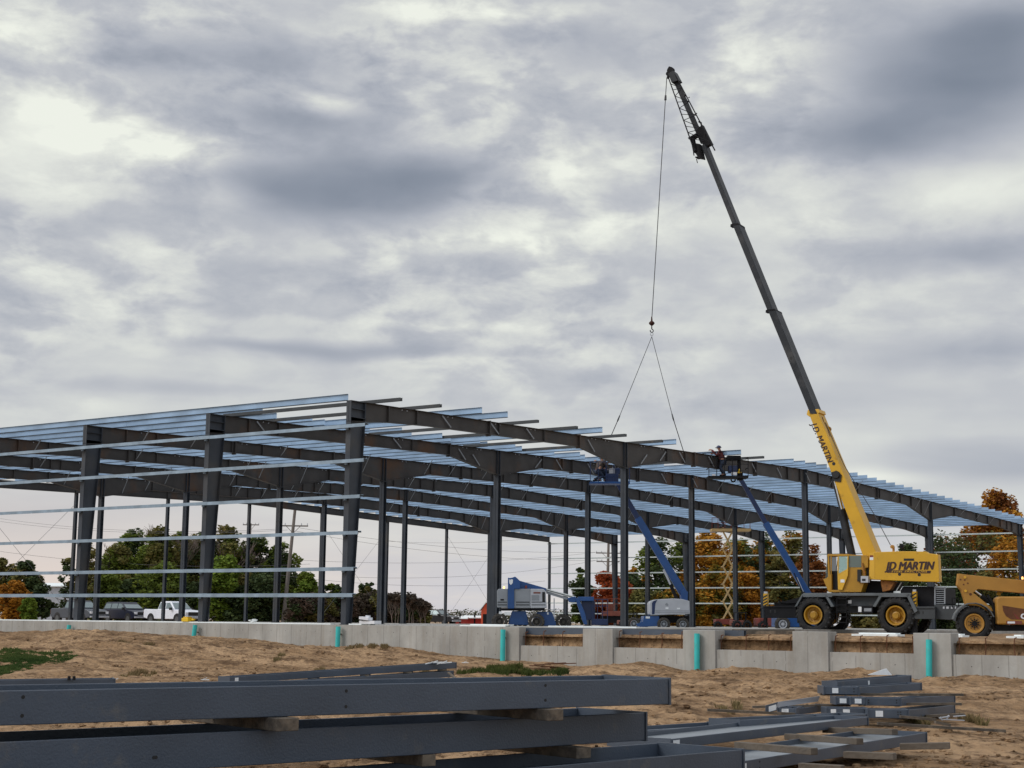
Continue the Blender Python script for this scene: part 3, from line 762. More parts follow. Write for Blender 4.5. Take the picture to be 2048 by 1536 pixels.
mb.build('battery_box', [M['dark'], M['paper'], M['mgrey']], crane, bevel=.01)
mb = MB()
for x0, x1, y in ((1654, 1672, 1183), (1694, 1700, 1184), (1664, 1668, 1184.5), (1707, 1713, 1184.5)): K.rect(mb, x0, x1, y, 1186.2, .6, .5)
K.bar(mb, 1790, 1186, 1803, 1165, .8, .04, .04); K.rect(mb, 1787, 1801, 1182, 1186, .7, .6)
mb.build('deck_fittings', M['foam'], crane)
# superstructure
mb = MB(); K.poly(mb, [(1712, 1160), (1790, 1163), (1778, 1186), (1700, 1185)], .9, 1.6); K.poly(mb, [(1760, 1158), (1790, 1163), (1780, 1180), (1765, 1184)], .5, .5, 1)
mb.build('turntable', [M['dark'], M['rust2']], crane, bevel=.02)
mb = MB()
K.poly(mb, [(1738, 1107), (1749, 1104), (1804, 1102.5), (1852, 1103), (1854, 1106), (1876, 1109), (1879, 1164), (1850, 1163.5), (1738, 1159)], .30, .45)
body = mb.build('side_box', M['yel'], crane, bevel=.02)
mb = MB(); K.poly(mb, [(1739, 1106.5), (1749, 1104.5), (1749.5, 1158.5), (1739, 1158)], .288, .012); mb.build('painted_lit_edge', M['yel2'], crane)  # flat lighter strip paints in the lit front edge of the box
mb = MB(); K.rect(mb, 1807.5, 1828, 1117, 1121.5, .289, .02); mb.build('vent_slot', M['black'], crane)
mb = MB()
for x, y in ((1799, 1148.5), (1838.5, 1149.5)):
    p = K.pt(x, y, .30); mb.tube(p-K.W*.008, p+K.W*.02, .075, .075, 18)
mb.build('lifting_hole', M['black'], crane)
mb = MB(); K.rect(mb, 1739.5, 1746.5, 1110.5, 1114.5, .283, .008, 0); K.rect(mb, 1739.5, 1746.5, 1114.5, 1120, .283, .008, 1); mb.build('warning_sticker', [M['red'], M['paper']], crane)
pc = K.pt(1819, 1132.4, .292)
text_mesh('company_lettering', 'JD MARTIN', .53, frame(pc, K.E, Z), M['text'], crane, .28, 0, .003, sx=.86, fat=((.03, 0), (-.03, 0), (.015, .014), (-.015, -.014)))
mb = MB(); K.poly(mb, [(1776, 1139.9), (1862, 1141.4), (1860.5, 1146.8), (1773.5, 1145.4)], .291, .008); mb.build('lettering_band', M['text'], crane)
pc = K.pt(1817.5, 1143.3, .286)
text_mesh('company_lettering', 'STEEL ERECTORS', .118, frame(pc, K.E-Z*.012, Z), M['yel2'], crane, .28, 0, .003, sx=1.9)
# machinery behind the side box (counterweight, winch rollers)
mb = MB(); K.poly(mb, [(1752, 1110), (1838, 1108), (1842, 1160), (1752, 1158)], .78, 1.5); mb.build('counterweight', M['yel'], crane, bevel=.03)
for x, y, r_, mm_ in ((1784, 1093.5, .09, 'cat'), (1802.5, 1092.5, .11, 'dark')):
    mb = MB(); p = K.pt(x, y, 1.1); mb.tube(p, p+K.W*.15, r_, r_, 18); mb.tube(p-K.W*.02, p+K.W*.17, r_*.4, r_*.4, 10); q = p-Z*.3; mb.bar(q+K.W*.25, p+K.W*.25, .06, .1)
    mb.build('winch_roller', M[mm_], crane, smooth=True)
# cab
mb = MB()
K.poly(mb, [(1697, 1109.5), (1731, 1110.5), (1736, 1116), (1736, 1135), (1730, 1136), (1731, 1158), (1722, 1184), (1664, 1185), (1676, 1181), (1697, 1140)], .22, .98)
K.rect(mb, 1655, 1698, 1108, 1112.5, .2, 1.0)
K.bar(mb, 1656.5, 1110, 1660, 1184, .2, .10, .08); K.bar(mb, 1662.5, 1112, 1662.5, 1184, .2, .05, .06)
K.bar(mb, 1656.5, 1110, 1660, 1184, 1.1, .10, .08); K.rect(mb, 1660, 1698, 1180, 1184, .2, 1.0)
K.poly(mb, [(1646, 1158), (1653, 1156), (1662, 1148), (1663, 1185), (1657, 1184)], .2, 1.0)
cab = mb.build('cab', M['yelc'], crane, bevel=.012)
mb = MB()
K.poly(mb, [(1675, 1151), (1696, 1139.5), (1696.5, 1112), (1695, 1112), (1694.2, 1138), (1677, 1147.5), (1677, 1113), (1675, 1113)], .12, .06)
K.poly(mb, [(1675, 1150), (1696, 1139.5), (1695.5, 1151), (1684, 1180), (1676, 1179)], .12, .06)
dr = mb.build('cab_door', M['yel2'], crane)
mb = MB(); K.poly(mb, [(1677, 1113), (1695, 1113), (1694.5, 1138.2), (1677, 1147.5)], .14, .02); mb.build('door_window', M['pane'], dr)
mb = MB(); K.rect(mb, 1681, 1689, 1159, 1165, .112, .008); mb.build('door_sticker', M['paper'], dr)
mb = MB(); K.poly(mb, [(1655.5, 1113), (1661, 1113), (1661, 1148), (1653, 1156)], .25, .9); K.rect(mb, 1697.5, 1722.5, 1111.5, 1134.5, .21, .02); K.bar(mb, 1655, 1113, 1652, 1157, .19, .03, .03)
mb.build('cab_window', M['glass'], crane)
mb = MB(); K.rect(mb, 1664, 1676, 1142, 1180, .45, .6); K.bar(mb, 1672, 1145, 1676, 1116, .6, .03, .03); K.rect(mb, 1714.5, 1722, 1139, 1163, .1, .25); K.rect(mb, 1728, 1736, 1137, 1152, .4, .4)
mb.build('seat', M['black'], crane)
mb = MB(); K.rect(mb, 1721.5, 1736, 1152, 1165, .05, .3, 0); K.rect(mb, 1724, 1731, 1157.5, 1162, .04, .012, 1); K.bar(mb, 1725, 1126, 1729, 1150, .15, .05, .05, 2)
mb.build('hydraulic_bracket', [M['lgrey'], M['black'], M['rust2']], crane)
# boom
def bsec(name, pl, pr, ql, qr, b, matr, cen=1.55, par=crane):
    mb = MB(); K.poly(mb, [pl, pr, qr, ql], cen-b/2, b)
    return mb.build(name, matr, par, bevel=.02)
b0 = bsec('base_boom', (1726, 1112), (1755, 1112), (1616.5, 824), (1634.5, 822), 1.0, M['yel'])
mb = MB()
def bedge(t_, side):  # point on base boom left/right(ridge) edge
    a = ((1716, 1069), (1735, 1069))[side]; b = ((1616.5, 824), (1634.5, 822))[side]
    return (a[0]+(b[0]-a[0])*t_, a[1]+(b[1]-a[1])*t_)
# collar and wear pads at the boom nose
K.poly(mb, [(1613, 829), (1615.5, 819.5), (1637, 818), (1639, 825), (1618, 833)], 1.55-.5, 1.0)
mb.build('boom_collar', M['yel2'], crane, bevel=.01)
mb = MB()
oo = 1.55-.5
for q in range(26):
    t0, t1 = .05+q*.035, .05+(q+1)*.035
    a = K.pt(*bedge(t0, 1), oo); b = K.pt(*bedge(t1, 1), oo)
    a += K.W*(.42+.06*math.sin(q*1.7)); b += K.W*(.42+.06*math.sin((q+1)*1.7))
    nrm = (b-a).cross(K.W).normalized()
    if nrm.dot(R) < 0: nrm = -nrm
    mb.bar(a+nrm*.006, b+nrm*.006, .05+.09*abs(math.sin(q*2.3+1)), .008, up=nrm)
mb.build('rust_streak', M['rust'], crane)
mb = MB()
for t_ in (.02, .1, .17):
    a = K.pt(*bedge(t_, 1), oo); nrm = (K.pt(*bedge(1, 1), oo)-a).cross(K.W).normalized()
    if nrm.dot(R) < 0: nrm = -nrm
    mb.bar(a+K.W*.15+nrm*.02, a+K.W*.75+nrm*.02, .05, .03, up=nrm)
mb.build('boom_step', M['yel2'], crane)
for x, y, r_ in ((1667.5, 927.5, .085),):
    p = K.pt(x, y, oo); mb = MB(); mb.tube(p-K.W*.006, p+K.W*.01, r_, r_, 16); mb.build('boom_hole', M['black'], crane)
mb = MB(); p = K.pt(1673, 950, oo); mb.lathe(p-K.W*.12, K.W*1.2, [(0, .16), (.05, .2), (.95, .2), (1, .16)], 18); K.poly(mb, [(1662, 945), (1672, 941), (1683, 950), (1681, 964), (1667, 962)], oo-.05, 1.0)
mb.build('cylinder_pivot', M['black'], crane)
s2 = bsec('telescopic_section', (1620.5, 828), (1634.5, 828), (1534, 617), (1549, 617), 1.02, M['boomg'])
s3 = bsec('telescopic_section', (1535, 622), (1547.5, 623), (1463.5, 446), (1475.5, 445), .90, M['boomg'])
s4 = bsec('telescopic_section', (1465.5, 451), (1475, 450), (1402, 291), (1409.5, 288), .68, M['boomg'])
mb = MB()
for (xa, ya, xb, yb, b_) in ((1535, 622, 1550, 620.5, 1.06), (1464.5, 450.5, 1477, 449, .94)):
    K.poly(mb, [(xa, ya), (xa-1, ya-3.2), (xb-1, yb-3.2), (xb+.3, yb)], 1.55-b_/2, b_)
    K.poly(mb, [(xa-4, ya+3), (xa-3.5, ya-2), (xa+1, ya-3.5), (xa+2, ya+2)], 1.55-.2, .35)
mb.build('boom_collar', M['dark'], crane)
mb = MB()
for x, y, b_ in ((1582, 716, 1.02), (1505.5, 533, .90), (1438.5, 376, .68)):
    p = K.pt(x, y, 1.55-b_/2); mb.tube(p-K.W*.006, p+K.W*.01, .07, .07, 14)
mb.build('boom_hole', M['black'], crane)
# boom lettering runs down the side of the base section
a = K.pt(1621.5, 842, oo); b = K.pt(1661, 931, oo)
dirv = (b-a).normalized(); mid = (a+b)/2
nup = dirv.cross(K.W)
if nup.dot(R) < 0: nup = -nup
text_mesh('boom_lettering', 'J.D. MARTIN', .42, frame(mid+nup*.06-K.W*.006, dirv, nup), M['text'], crane, .2, 0, .002, sx=.95, fat=((.014, 0), (-.014, 0), (.007, .01)))
# lift cylinder
mb = MB(); a = K.pt(1669, 958, 1.5); b = K.pt(1688, 1040, 1.5); c_ = K.pt(1704, 1112, 1.5)
mb.tube(a, b, .11, .11, 20); mb.build('cylinder_rod', M['chrome'], crane, smooth=True)
mb = MB(); K.bar(mb, 1664.5, 958, 1683, 1030, 1.1, .07, .06); mb.tube(b+(a-b)*.25, c_, .2, .2, 20); mb.build('cylinder_barrel', M['boomg'], crane, smooth=True)
# jib and head
mb = MB()
n0, f0 = .75, 2.35
tipn, tipf = 1.35, 1.75
chA = [(1380, 277), (1335, 150)]; chB = [(1421, 284), (1347, 143)]
def chord(ch, t_, off0, off1):
    x = ch[0][0]+(ch[1][0]-ch[0][0])*t_; y = ch[0][1]+(ch[1][1]-ch[0][1])*t_
    return K.pt(x, y, off0+(off1-off0)*t_)
lines = [(chA, n0, tipn), (chA, f0, tipf), (chB, n0, tipn), (chB, f0, tipf)]
for ch, o0, o1 in lines: mb.tube(chord(ch, -.12, o0, o1), chord(ch, .98, o0, o1), .035, .03, 6)
nb = 9
for i in range(nb):
    t0, t1 = i/nb*.86, (i+1)/nb*.86
    for (c1, a1, a2), (c2, b1, b2) in ((lines[0], lines[2]), (lines[1], lines[3]), (lines[0], lines[1]), (lines[2], lines[3])):
        if i % 2: mb.tube(chord(c1, t0, a1, a2), chord(c2, t1, b1, b2), .02, .02, 5)
        else: mb.tube(chord(c2, t0, b1, b2), chord(c1, t1, a1, a2), .02, .02, 5)
        if i % 2 == 0: mb.tube(chord(c1, t0, a1, a2), chord(c2, t0, b1, b2), .018, .018, 5)
mb.build('lattice_jib', M['dark'], crane)
mb = MB(); K.poly(mb, [(1338, 143), (1347, 141), (1411, 284), (1401, 287)], 1.5, .12)
K.poly(mb, [(1336, 147), (1347, 141), (1357, 160), (1343, 165)], 1.3, .55)
mb.build('jib_spine', M['boomg'], crane, bevel=.01)
mb = MB()
p = K.pt(1339.5, 140, 1.4); mb.lathe(p, K.W*.3, [(0, .16), (.2, .2), (.4, .15), (.6, .15), (.8, .2), (1, .16)], 18)
p = K.pt(1335.5, 147, 1.4); mb.tube(p, p+K.W*.3, .12, .12, 14)
K.poly(mb, [(1334.5, 138), (1338, 132.5), (1343, 134), (1347, 142), (1336, 158), (1333.5, 157)], 1.36, .05)
K.poly(mb, [(1334.5, 138), (1338, 132.5), (1343, 134), (1347, 142), (1336, 158), (1333.5, 157)], 1.72, .05)
mb.build('tip_sheave', M['dark'], crane)
mb = MB()
K.poly(mb, [(1391, 262), (1404, 249), (1423, 287), (1409, 294), (1405, 289), (1401, 279)], 1.4, .3)
K.poly(mb, [(1384, 285), (1400, 288), (1406, 317), (1396, 315), (1390, 305)], 1.35, .35)
K.poly(mb, [(1381, 279), (1386, 276), (1391, 300), (1386, 304)], .8, .3); K.bar(mb, 1393, 316, 1406, 315, 1.4, .05, .4)
K.bar(mb, 1396, 270, 1380, 279, 1.2, .08, .5); K.bar(mb, 1402, 246, 1404, 256, 1.2, .06, .1); K.bar(mb, 1424, 287, 1421, 292, 1.2, .05, .1)
K.bar(mb, 1412, 262, 1406, 288, .8, .05, .08); K.bar(mb, 1387, 304, 1388, 311, 1.2, .04, .06); K.bar(mb, 1393, 318, 1395, 326, 1.3, .03, .05); K.bar(mb, 1402, 246, 1398, 243, 1.2, .1, .12)
K.bar(mb, 1371, 189, 1369, 194, .9, .05, .1); K.bar(mb, 1379, 194, 1377, 196, .95, .04, .04); K.bar(mb, 1394, 226, 1392, 228, .85, .04, .04)
mb.build('boom_head', M['dark'], crane)
# ropes
mb = MB()
tp = K.pt(1333.5, 155, 1.5); hk = K.pt(1303.5, 640, 1.3)
pts = [tp+(hk-tp)*t_ for t_ in (0, .25, .5, .75, 1)]
mb.path(pts, .022, 6); mb.tube(pts[0]+(hk-tp)*.075, pts[0]+(hk-tp)*.095, .05, .07, 8)
mb.build('hoist_rope', M['wire'], crane); mb = MB()
mb.path([K.pt(1651, 845, 1.6), K.pt(1688, 930, 1.6), K.pt(1748, 1028, 1.6), K.pt(1781, 1090, 1.5)], .018, 6)
mb.build('hoist_rope', M['wire'], crane)
mb = MB(); ap = K.pt(1656, 858, 1.9); mb.tube(ap, ap+K.W*.15, .14, .14, 12); ap = K.pt(1694.5, 985, 1.9); mb.bar(ap, ap+Z*.3, .3, .25); ap = K.pt(1699, 1000, 1.9); mb.bar(ap, ap+Z*.2, .25, .2)
mb.build('rope_guide', M['cat'], crane)
# hook ball (hangs from the rope)
hb = K.pt(1303.5, 646.5, 1.3)
t = thing('hook_ball', hb-Z*.9, 'small dark round headache ball and hook hanging on the crane rope', 'crane hook')
mb = MB(); mb.lathe(hb+Z*.16, V((0, 0, -.32)), [(i/12, max(.01, .155*math.sin(PI*i/12))) for i in range(13)], 18, 0, False); mb.tube(hb+Z*.14, hb+Z*.36, .05, .03, 8)
mb.build('ball', M['ballm'], t, smooth=True)
mb = MB(); h0 = hb-Z*.16
mb.tube(h0, h0-Z*.16, .03, .03, 8); mb.path([h0-Z*.16+R*(.085*math.sin(a_/10*5.2))+Z*(-.09+.085*math.cos(a_/10*5.2)) for a_ in range(0, 11)], .024, 8)
mb.build('hook', M['dark'], t)
sb = h0-Z*.33
mb = MB(); mb.path([sb+R*(.07*math.sin(a_/10*6.28))+Z*(-.1+.1*math.cos(a_/10*6.28)) for a_ in range(11)], .02, 6)
solo(mb, 'shackle', M['lgrey'], 'small pale shackle below the hook where both sling cables meet', 'shackle')
s0 = sb-Z*.24
for (x1, y1, x2, y2, w) in ((1236, 840, 1222, 872, 'left'), (1346, 836, 1368, 906, 'right')):
    a = at(x1, y1, 79.5); b = at(x2, y2, 80.5)
    mb = MB(); mb.tube(s0, a, .017, .017, 6); mb.tube(a+(s0-a)*.05, a, .03, .04, 8); mb.tube(a, a+(b-a)*.12, .04, .02, 8); mb.tube(a, b, .022, .022, 6)
    solo(mb, 'sling_cable', M['wire'], 'thin wire sling, the '+w+' leg spreading down from the crane hook to the roof', 'sling', 'sling cables under the crane hook')
# the bundle on the slings, behind the near rafter
a = at(1222, 872, 80.5); b = at(1368, 906, 80.5)
mb = MB()
d_ = V((1, 0, 0))
b = V((b.x, b.y, a.z)); 
for q in range(4): mb.box(-.9, .9, q*.09, q*.09+.01, 0, .2); mb.box(-.9, .9, q*.09, q*.09+.06, .19, .2)
mb.v = [tuple(V(v_)+V((-3.6, (a.y+b.y)/2, ztop(24)+.3))) for v_ in mb.v]
solo(mb, 'purlin_bundle', M['galv'], 'short bundle of galvanised purlins on the roof between the two sling legs', 'steel bundle')
# ------------------------------------------------------------------ telehandler
T = PL(at(1949, 1247, 63), 8)
te = thing('telehandler', T.base(2050, 1.2, -.36), 'amber telescopic handler at the right edge with lowered boom and large black tyre', 'telehandler')
for px, off in ((1949, 0), (2110, 0), (1965, 1.75), (2126, 1.75)):
    c = T.pt(px, 1247, 0)+T.W*off; c.z = -.36+.675
    h = thing('wheel', c-te.location, None, None); h.parent = te
    wheel(h, c, T.W, .685, .42, M['tyre'], M['cat'], 20, .46, M['black'], .05, .04)
    mb = MB(); mb.tube(c-T.W*.02, c+T.W*.1, .11, .11, 12)
    for k in range(10):
        a0 = 2*PI*k/10; p = c-T.W*.015+(Z*math.cos(a0)+T.E*math.sin(a0))*.15; mb.tube(p, p+T.W*.05, .035, .035, 6)
    mb.build('hub', M['dark'], h)
mb = MB()
T.poly(mb, [(1917.5, 1147), (1930, 1149), (2075, 1163.5), (2075, 1189), (1956, 1178), (1946, 1186), (1950, 1188), (1984, 1216), (1987, 1223), (1968, 1220), (1947, 1212), (1932, 1208), (1929, 1196), (1924, 1181), (1917, 1173), (1915, 1170)], .55, .55)
T.poly(mb, [(2060, 1162), (2190, 1176), (2190, 1205), (2060, 1187)], .6, .45)
mb.build('boom', M['cat'], te, bevel=.015)
for x, y, r_ in ((1921, 1159, .035), (1929.3, 1160, .035), (1935.5, 1166.5, .035), (1927.3, 1169, .035), (1941, 1188.5, .055)):
    mb = MB(); p = T.pt(x, y, .55); mb.tube(p-T.W*.008, p+T.W*.02, r_, r_, 14); mb.build('pivot_hole', M['rust'], te)
mb = MB(); p = T.pt(1931, 1182, .55); mb.tube(p-T.W*.05, p, .05, .05, 12); mb.tube(T.pt(1930, 1154.5, .55)-T.W*.04, T.pt(1930, 1154.5, .55), .05, .05, 12); mb.build('pivot_pin', M['yel2'], te)
mb = MB(); a = T.pt(1944, 1177, .6); b = T.pt(1990, 1212, .6); mb.tube(a, a+(b-a)*.5, .05, .05, 12, 1); mb.tube(a+(b-a)*.4, b, .085, .085, 12, 0); mb.path([T.pt(1975, 1190, .5), T.pt(1985, 1205, .45), T.pt(1990, 1225, .45), T.pt(1991, 1245, .5)], .05, 8)
T.rect(mb, 1988, 2004, 1206, 1252, .5, .5); T.rect(mb, 1992, 2100, 1250, 1262, .3, .9)
mb.build('lift_cylinder', [M['dark'], M['chrome']], te)
mb = MB(); T.poly(mb, [(1993, 1204), (1994, 1196), (2000, 1193), (2120, 1193), (2120, 1250), (1994.5, 1249)], .05, 1.0); mb.build('engine_cover', M['cat'], te, bevel=.06)
mb = MB(); T.poly(mb, [(2005, 1211), (2100, 1226), (2100, 1240), (2022, 1238.5), (2012, 1232), (2006.5, 1222)], .035, .02, 0); T.poly(mb, [(2026, 1224), (2034, 1238), (2040, 1238.5), (2033, 1231)], .025, .012, 1)
mb.build('side_panel', [M['rust'], M['red']], te)
mb = MB(); T.rect(mb, 2013, 2032, 1241.5, 1248.5, .03, .015, 0); T.rect(mb, 2015, 2030, 1243, 1247, .024, .008, 1); T.rect(mb, 2032, 2044, 1242, 1248.5, .03, .012, 2); mb.build('decal', [M['red'], M['paper'], M['orange']], te)
text_mesh('side_lettering', 'CAT', .27, frame(T.pt(2041.5, 1233, .02), T.E, Z), M['white'], te, 0, .014, .003, align='LEFT')
mb = MB()
pts = []
c = T.pt(1949, 1247, -.06); 
for q in range(9):
    a0 = math.radians(-78+q*16.5); a1 = math.radians(-78+(q+1)*16.5); r_ = .80
    f_ = lambda a_, rr: c+T.E*(rr*math.sin(a_))+Z*(rr*math.cos(a_))
    mb.hexa([f_(a0, r_), f_(a1, r_), f_(a1, r_)+T.W*.55, f_(a0, r_)+T.W*.55, f_(a0, r_+.035), f_(a1, r_+.035), f_(a1, r_+.035)+T.W*.55, f_(a0, r_+.035)+T.W*.55])
mb.build('mudguard', M['deck'], te)
mb = MB(); 
for x in (1904, 1917): T.bar(mb, x, 1196, x+.5, 1215, .9, .03, .03)
T.bar(mb, 1904, 1196.5, 1917, 1196.5, .9, .03, .03); T.bar(mb, 1904, 1206, 1917, 1206, .9, .02, .02)
mb.build('guard_rail', M['dark'], te)
mb = MB(); T.rect(mb, 2060, 2120, 1120, 1193, .15, .8, 0); T.rect(mb, 2064, 2116, 1126, 1175, .14, .82, 1); mb.build('cab', [M['cat'], M['glass']], te)
mb = MB(); p = T.pt(2045, 1156, .8); mb.tube(p-Z*.05, p+Z*.05, .04, .03, 12); mb.build('beacon', M['beacon'], te)

# ------------------------------------------------------------------ people
def skinmesh(name, verts, edges, rad, matr, parent, sub=1):
    me = bpy.data.meshes.new(name); off = rootloc(parent)
    me.from_pydata([tuple(V(v_)-off) for v_ in verts], edges, []); me.materials.append(matr)
    o = bpy.data.objects.new(name, me); C.objects.link(o); o.parent = parent
    sk = o.modifiers.new('skin', 'SKIN')
    for i, r_ in enumerate(rad):
        me.skin_vertices[0].data[i].radius = (r_, r_)
    me.skin_vertices[0].data[0].use_root = True
    sm = o.modifiers.new('sub', 'SUBSURF'); sm.levels = sub; sm.render_levels = sub
    return o
def person(base, face, label, jkt, hat, crouch=0., reach=(.45, .25), lean=.1, h=1.76, group=None):
    """base = feet point; face = horizontal unit vector the person looks along"""
    t = thing('person', base, label, 'person', group)
    f = V((face.x, face.y, 0)).normalized(); s_ = f.cross(Z); k = h/1.76
    def P(fw_, sd, up): return base+(f*fw_+s_*sd+Z*up)*k
    hip = .92-crouch*.42; kb = .24*crouch
    pel = P(-.05*crouch-.02, 0, hip); chest = P(lean*.6, 0, hip+.40); neck = P(lean, 0, hip+.56); head = P(lean+.05, 0, hip+.66); top = P(lean+.05, 0, hip+.80)
    vs = [pel, P(lean*.35, 0, hip+.2), chest, neck, head, top]; ed = [(0, 1), (1, 2), (2, 3), (3, 4), (4, 5)]; rd = [.15, .145, .165, .062, .095, .085]
    limbs = {}
    for q, sd in enumerate((-1, 1)):
        i = len(vs); rx, rz = (reach if q == 0 else (reach[0]*.8, reach[1]-.15))
        sh = P(lean*.85, .20*sd, hip+.50); el = P(lean*.85+.16, .26*sd, hip+.28); wr = P(lean+rx, .17*sd, hip+.28+rz); ha = P(lean+rx+.10, .15*sd, hip+.29+rz)
        vs += [sh, el, wr, ha]; ed += [(2, i), (i, i+1), (i+1, i+2), (i+2, i+3)]; rd += [.068, .052, .038, .042]
        limbs['a%d' % q] = (sh, el, wr)
        # fingers and thumb
        for g in range(4):
            j = len(vs); fo = P(lean+rx+.155+.01*(g in (1, 2)), (.15-.03+.02*g)*sd, hip+.27+rz-.012*g); vs.append(fo); ed.append((i+3, j)); rd.append(.011)
        j = len(vs); vs.append(P(lean+rx+.12, .15*sd-.05*sd, hip+.31+rz)); ed.append((i+3, j)); rd.append(.012)
        i = len(vs); hj = P(-.04*crouch, .10*sd, hip-.06); kn = P(kb+.03+.06*sd*(q*2-1), .12*sd, hip*.52); an = P(-.04-.12*crouch+.05*sd, .13*sd, .10); to = P(.16-.1*crouch+.05*sd, .15*sd, .045)
        vs += [hj, kn, an, to]; ed += [(0, i), (i, i+1), (i+1, i+2), (i+2, i+3)]; rd += [.105, .068, .048, .045]
        limbs['l%d' % q] = (hj, kn, an)
    skinmesh('body', vs, ed, [r_*k for r_ in rd], M['skin'], t, 2)
    a0, a1 = limbs['a0'], limbs['a1']
    skinmesh('jacket', [P(lean*.2, 0, hip-.02), P(lean*.35, 0, hip+.2), chest, P(lean*.9, 0, hip+.5), a0[0], a0[1], a0[2], a1[0], a1[1], a1[2]],
             [(0, 1), (1, 2), (2, 3), (2, 4), (4, 5), (5, 6), (2, 7), (7, 8), (8, 9)], [r_*k for r_ in (.19, .19, .205, .10, .095, .075, .058, .095, .075, .058)], jkt, t, 2)
    l0, l1 = limbs['l0'], limbs['l1']
    skinmesh('trousers', [P(0, 0, hip+.02), l0[0], l0[1], l0[2], l1[0], l1[1], l1[2]], [(0, 1), (1, 2), (2, 3), (0, 4), (4, 5), (5, 6)], [r_*k for r_ in (.17, .125, .088, .075, .125, .088, .075)], M['jean'], t, 2)
    mb = MB()
    for q in ('l0', 'l1'):
        an = limbs[q][2]; mb.bar(an-Z*.05*k-f*.05, an-Z*.05*k+f*.22, .10, .10, w1=.08, h1=.06)
    mb.build('boots', M['dark'], t, bevel=.02)
    mb = MB(); hd = head+Z*.045*k
    mb.lathe(hd, Z*.13*k, [(0, .17*k), (.06, .135*k), (.4, .125*k), (.75, .09*k), (1, .012)], 16)
    mb.bar(hd+f*.1, hd+f*.2, .17, .015)
    mb.build('hard_hat', hat, t, smooth=True)
    mb = MB(); hh = head-Z*.01
    for sd in (-1, 1):
        mb.lathe(hh+f*.088*k+s_*.035*sd+Z*.02-f*.012, f*.024, [(0, .004), (.5, .013), (1, .004)], 8, 1)
        mb.bar(hh+s_*.092*sd*k-Z*.03, hh+s_*.096*sd*k+Z*.03, .02, .012)
    mb.bar(hh+f*.09*k+Z*.015, hh+f*.122*k-Z*.02, .024, .02); mb.bar(hh+f*.092*k-Z*.048-s_*.025, hh+f*.092*k-Z*.048+s_*.025, .012, .01, mi=2)
    mb.build('face', [M['skin'], M['black'], M['red']], t)
    return t

# ------------------------------------------------------------------ aerial lifts
def basket(Q, par, x0, x1, yt, yf, off, dpt, matf, matr, nx=4):
    mb = MB(); Q.rect(mb, x0, x1, yf-4, yf, off, dpt); mb.build('basket_floor', matf, par)
    mb = MB()
    for o_ in (off+.03, off+dpt-.03):
        for i in range(nx+1):
            x = x0+.8+(x1-x0-1.6)*i/nx; Q.bar(mb, x, yt, x, yf-4, o_-.02, .035, .035)
        for f_ in (0, .33, .66): y = yt+(yf-yt)*f_; Q.bar(mb, x0, y, x1, y, o_-.02, .035 if f_ == 0 else .022, .035)
    for x in (x0+.8, x1-.8):
        for f_ in (0, .5):
            y = yt+(yf-yt)*f_; mb.bar(Q.pt(x, y, off), Q.pt(x, y, off)+Q.W*dpt, .035, .035)
    mb.build('guard_rail', matr, par)
# right lift, basket in front of the near frame
Q = PL(at(1600, 1240, 86), 0)
l3 = thing('boom_lift', Q.base(1585, .5, -.2), 'blue telescopic boom lift behind the crane chassis, its long arm raised up to the left', 'boom lift', 'boom lifts on the building site')
mb = MB(); Q.rect(mb, 1556, 1640, 1234, 1254, 0, 2.2); Q.rect(mb, 1600, 1650, 1205, 1234, .2, 1.8); mb.build('chassis', M['blue'], l3, bevel=.03)
for px, off in ((1566, -.1), (1645, -.1), (1566, 2.), (1645, 2.)):
    c = Q.pt(px, 1250, off); c.z = -.2+.42; h = thing('wheel', c-l3.location, None, None); h.parent = l3; wheel(h, c, Q.W, .42, .32, M['tyred'], M['lgrey'], 14, .45, M['dark'], .05, .02)
def arm(par, Q, a, b, wa, wb, th, off, matr, name='arm'):
    mb = MB(); p = Q.pt(*a, off); q = Q.pt(*b, off)
    mb.bar(p, q, th, wa, up=(q-p).cross(Q.W), h1=wb)
    return mb.build(name, matr, par, bevel=.015)
arm(l3, Q, (1618, 1192), (1531, 1046), .36, .34, .32, .8, M['blue'], 'boom')
arm(l3, Q, (1534, 1051), (1481, 958), .24, .22, .24, .8, M['blued'], 'boom_extension')
mb = MB(); a = Q.pt(1593, 1155, .5); b = Q.pt(1606, 1184, .5); mb.tube(a, b, .05, .05, 10, 1); mb.tube(b, Q.pt(1612, 1200, .5), .09, .09, 10, 0); Q.bar(mb, 1588, 1146, 1606, 1186, .4, .05, .05)
mb.path([Q.pt(1463, 952, .4), Q.pt(1462, 960, .4), Q.pt(1465, 964, .4), Q.pt(1470, 962, .4), Q.pt(1472, 953, .4)], .045, 8)
mb.build('lift_cylinder', [M['dark'], M['lgrey']], l3)
QB = PL(at(1457, 950, 83.6), 0)
basket(QB, l3, 1417, 1497, 915, 955.5, 0, 1.0, M['dark'], M['dark'], 5)
mb = MB(); QB.rect(mb, 1455, 1482, 911, 920, .2, .5); QB.rect(mb, 1476, 1482, 918, 952, .35, .3); QB.rect(mb, 1476, 1486, 945, 960, .3, .5); mb.build('control_box', M['dark'], l3, bevel=.02)
mb = MB(); QB.rect(mb, 1458, 1475, 931, 945, .15, .5, 0); QB.rect(mb, 1463, 1474, 944, 950, .05, .25, 1); QB.poly(mb, [(1475, 946), (1479, 937), (1483, 946)], .05, .2, 2); QB.rect(mb, 1424, 1431, 948, 951.5, -.01, .02, 1); mb.build('tool_bag', [M['blued'], M['white'], M['yplast']], l3, bevel=.01)
pb = QB.pt(1446, 952, .45)
person(pb, -R*.95+FH*.2, 'worker in maroon jacket and navy hard hat in the high basket, arm stretched out', M['jkt_r'], M['hat_b'], .28, (.42, .30), .16, 1.78)
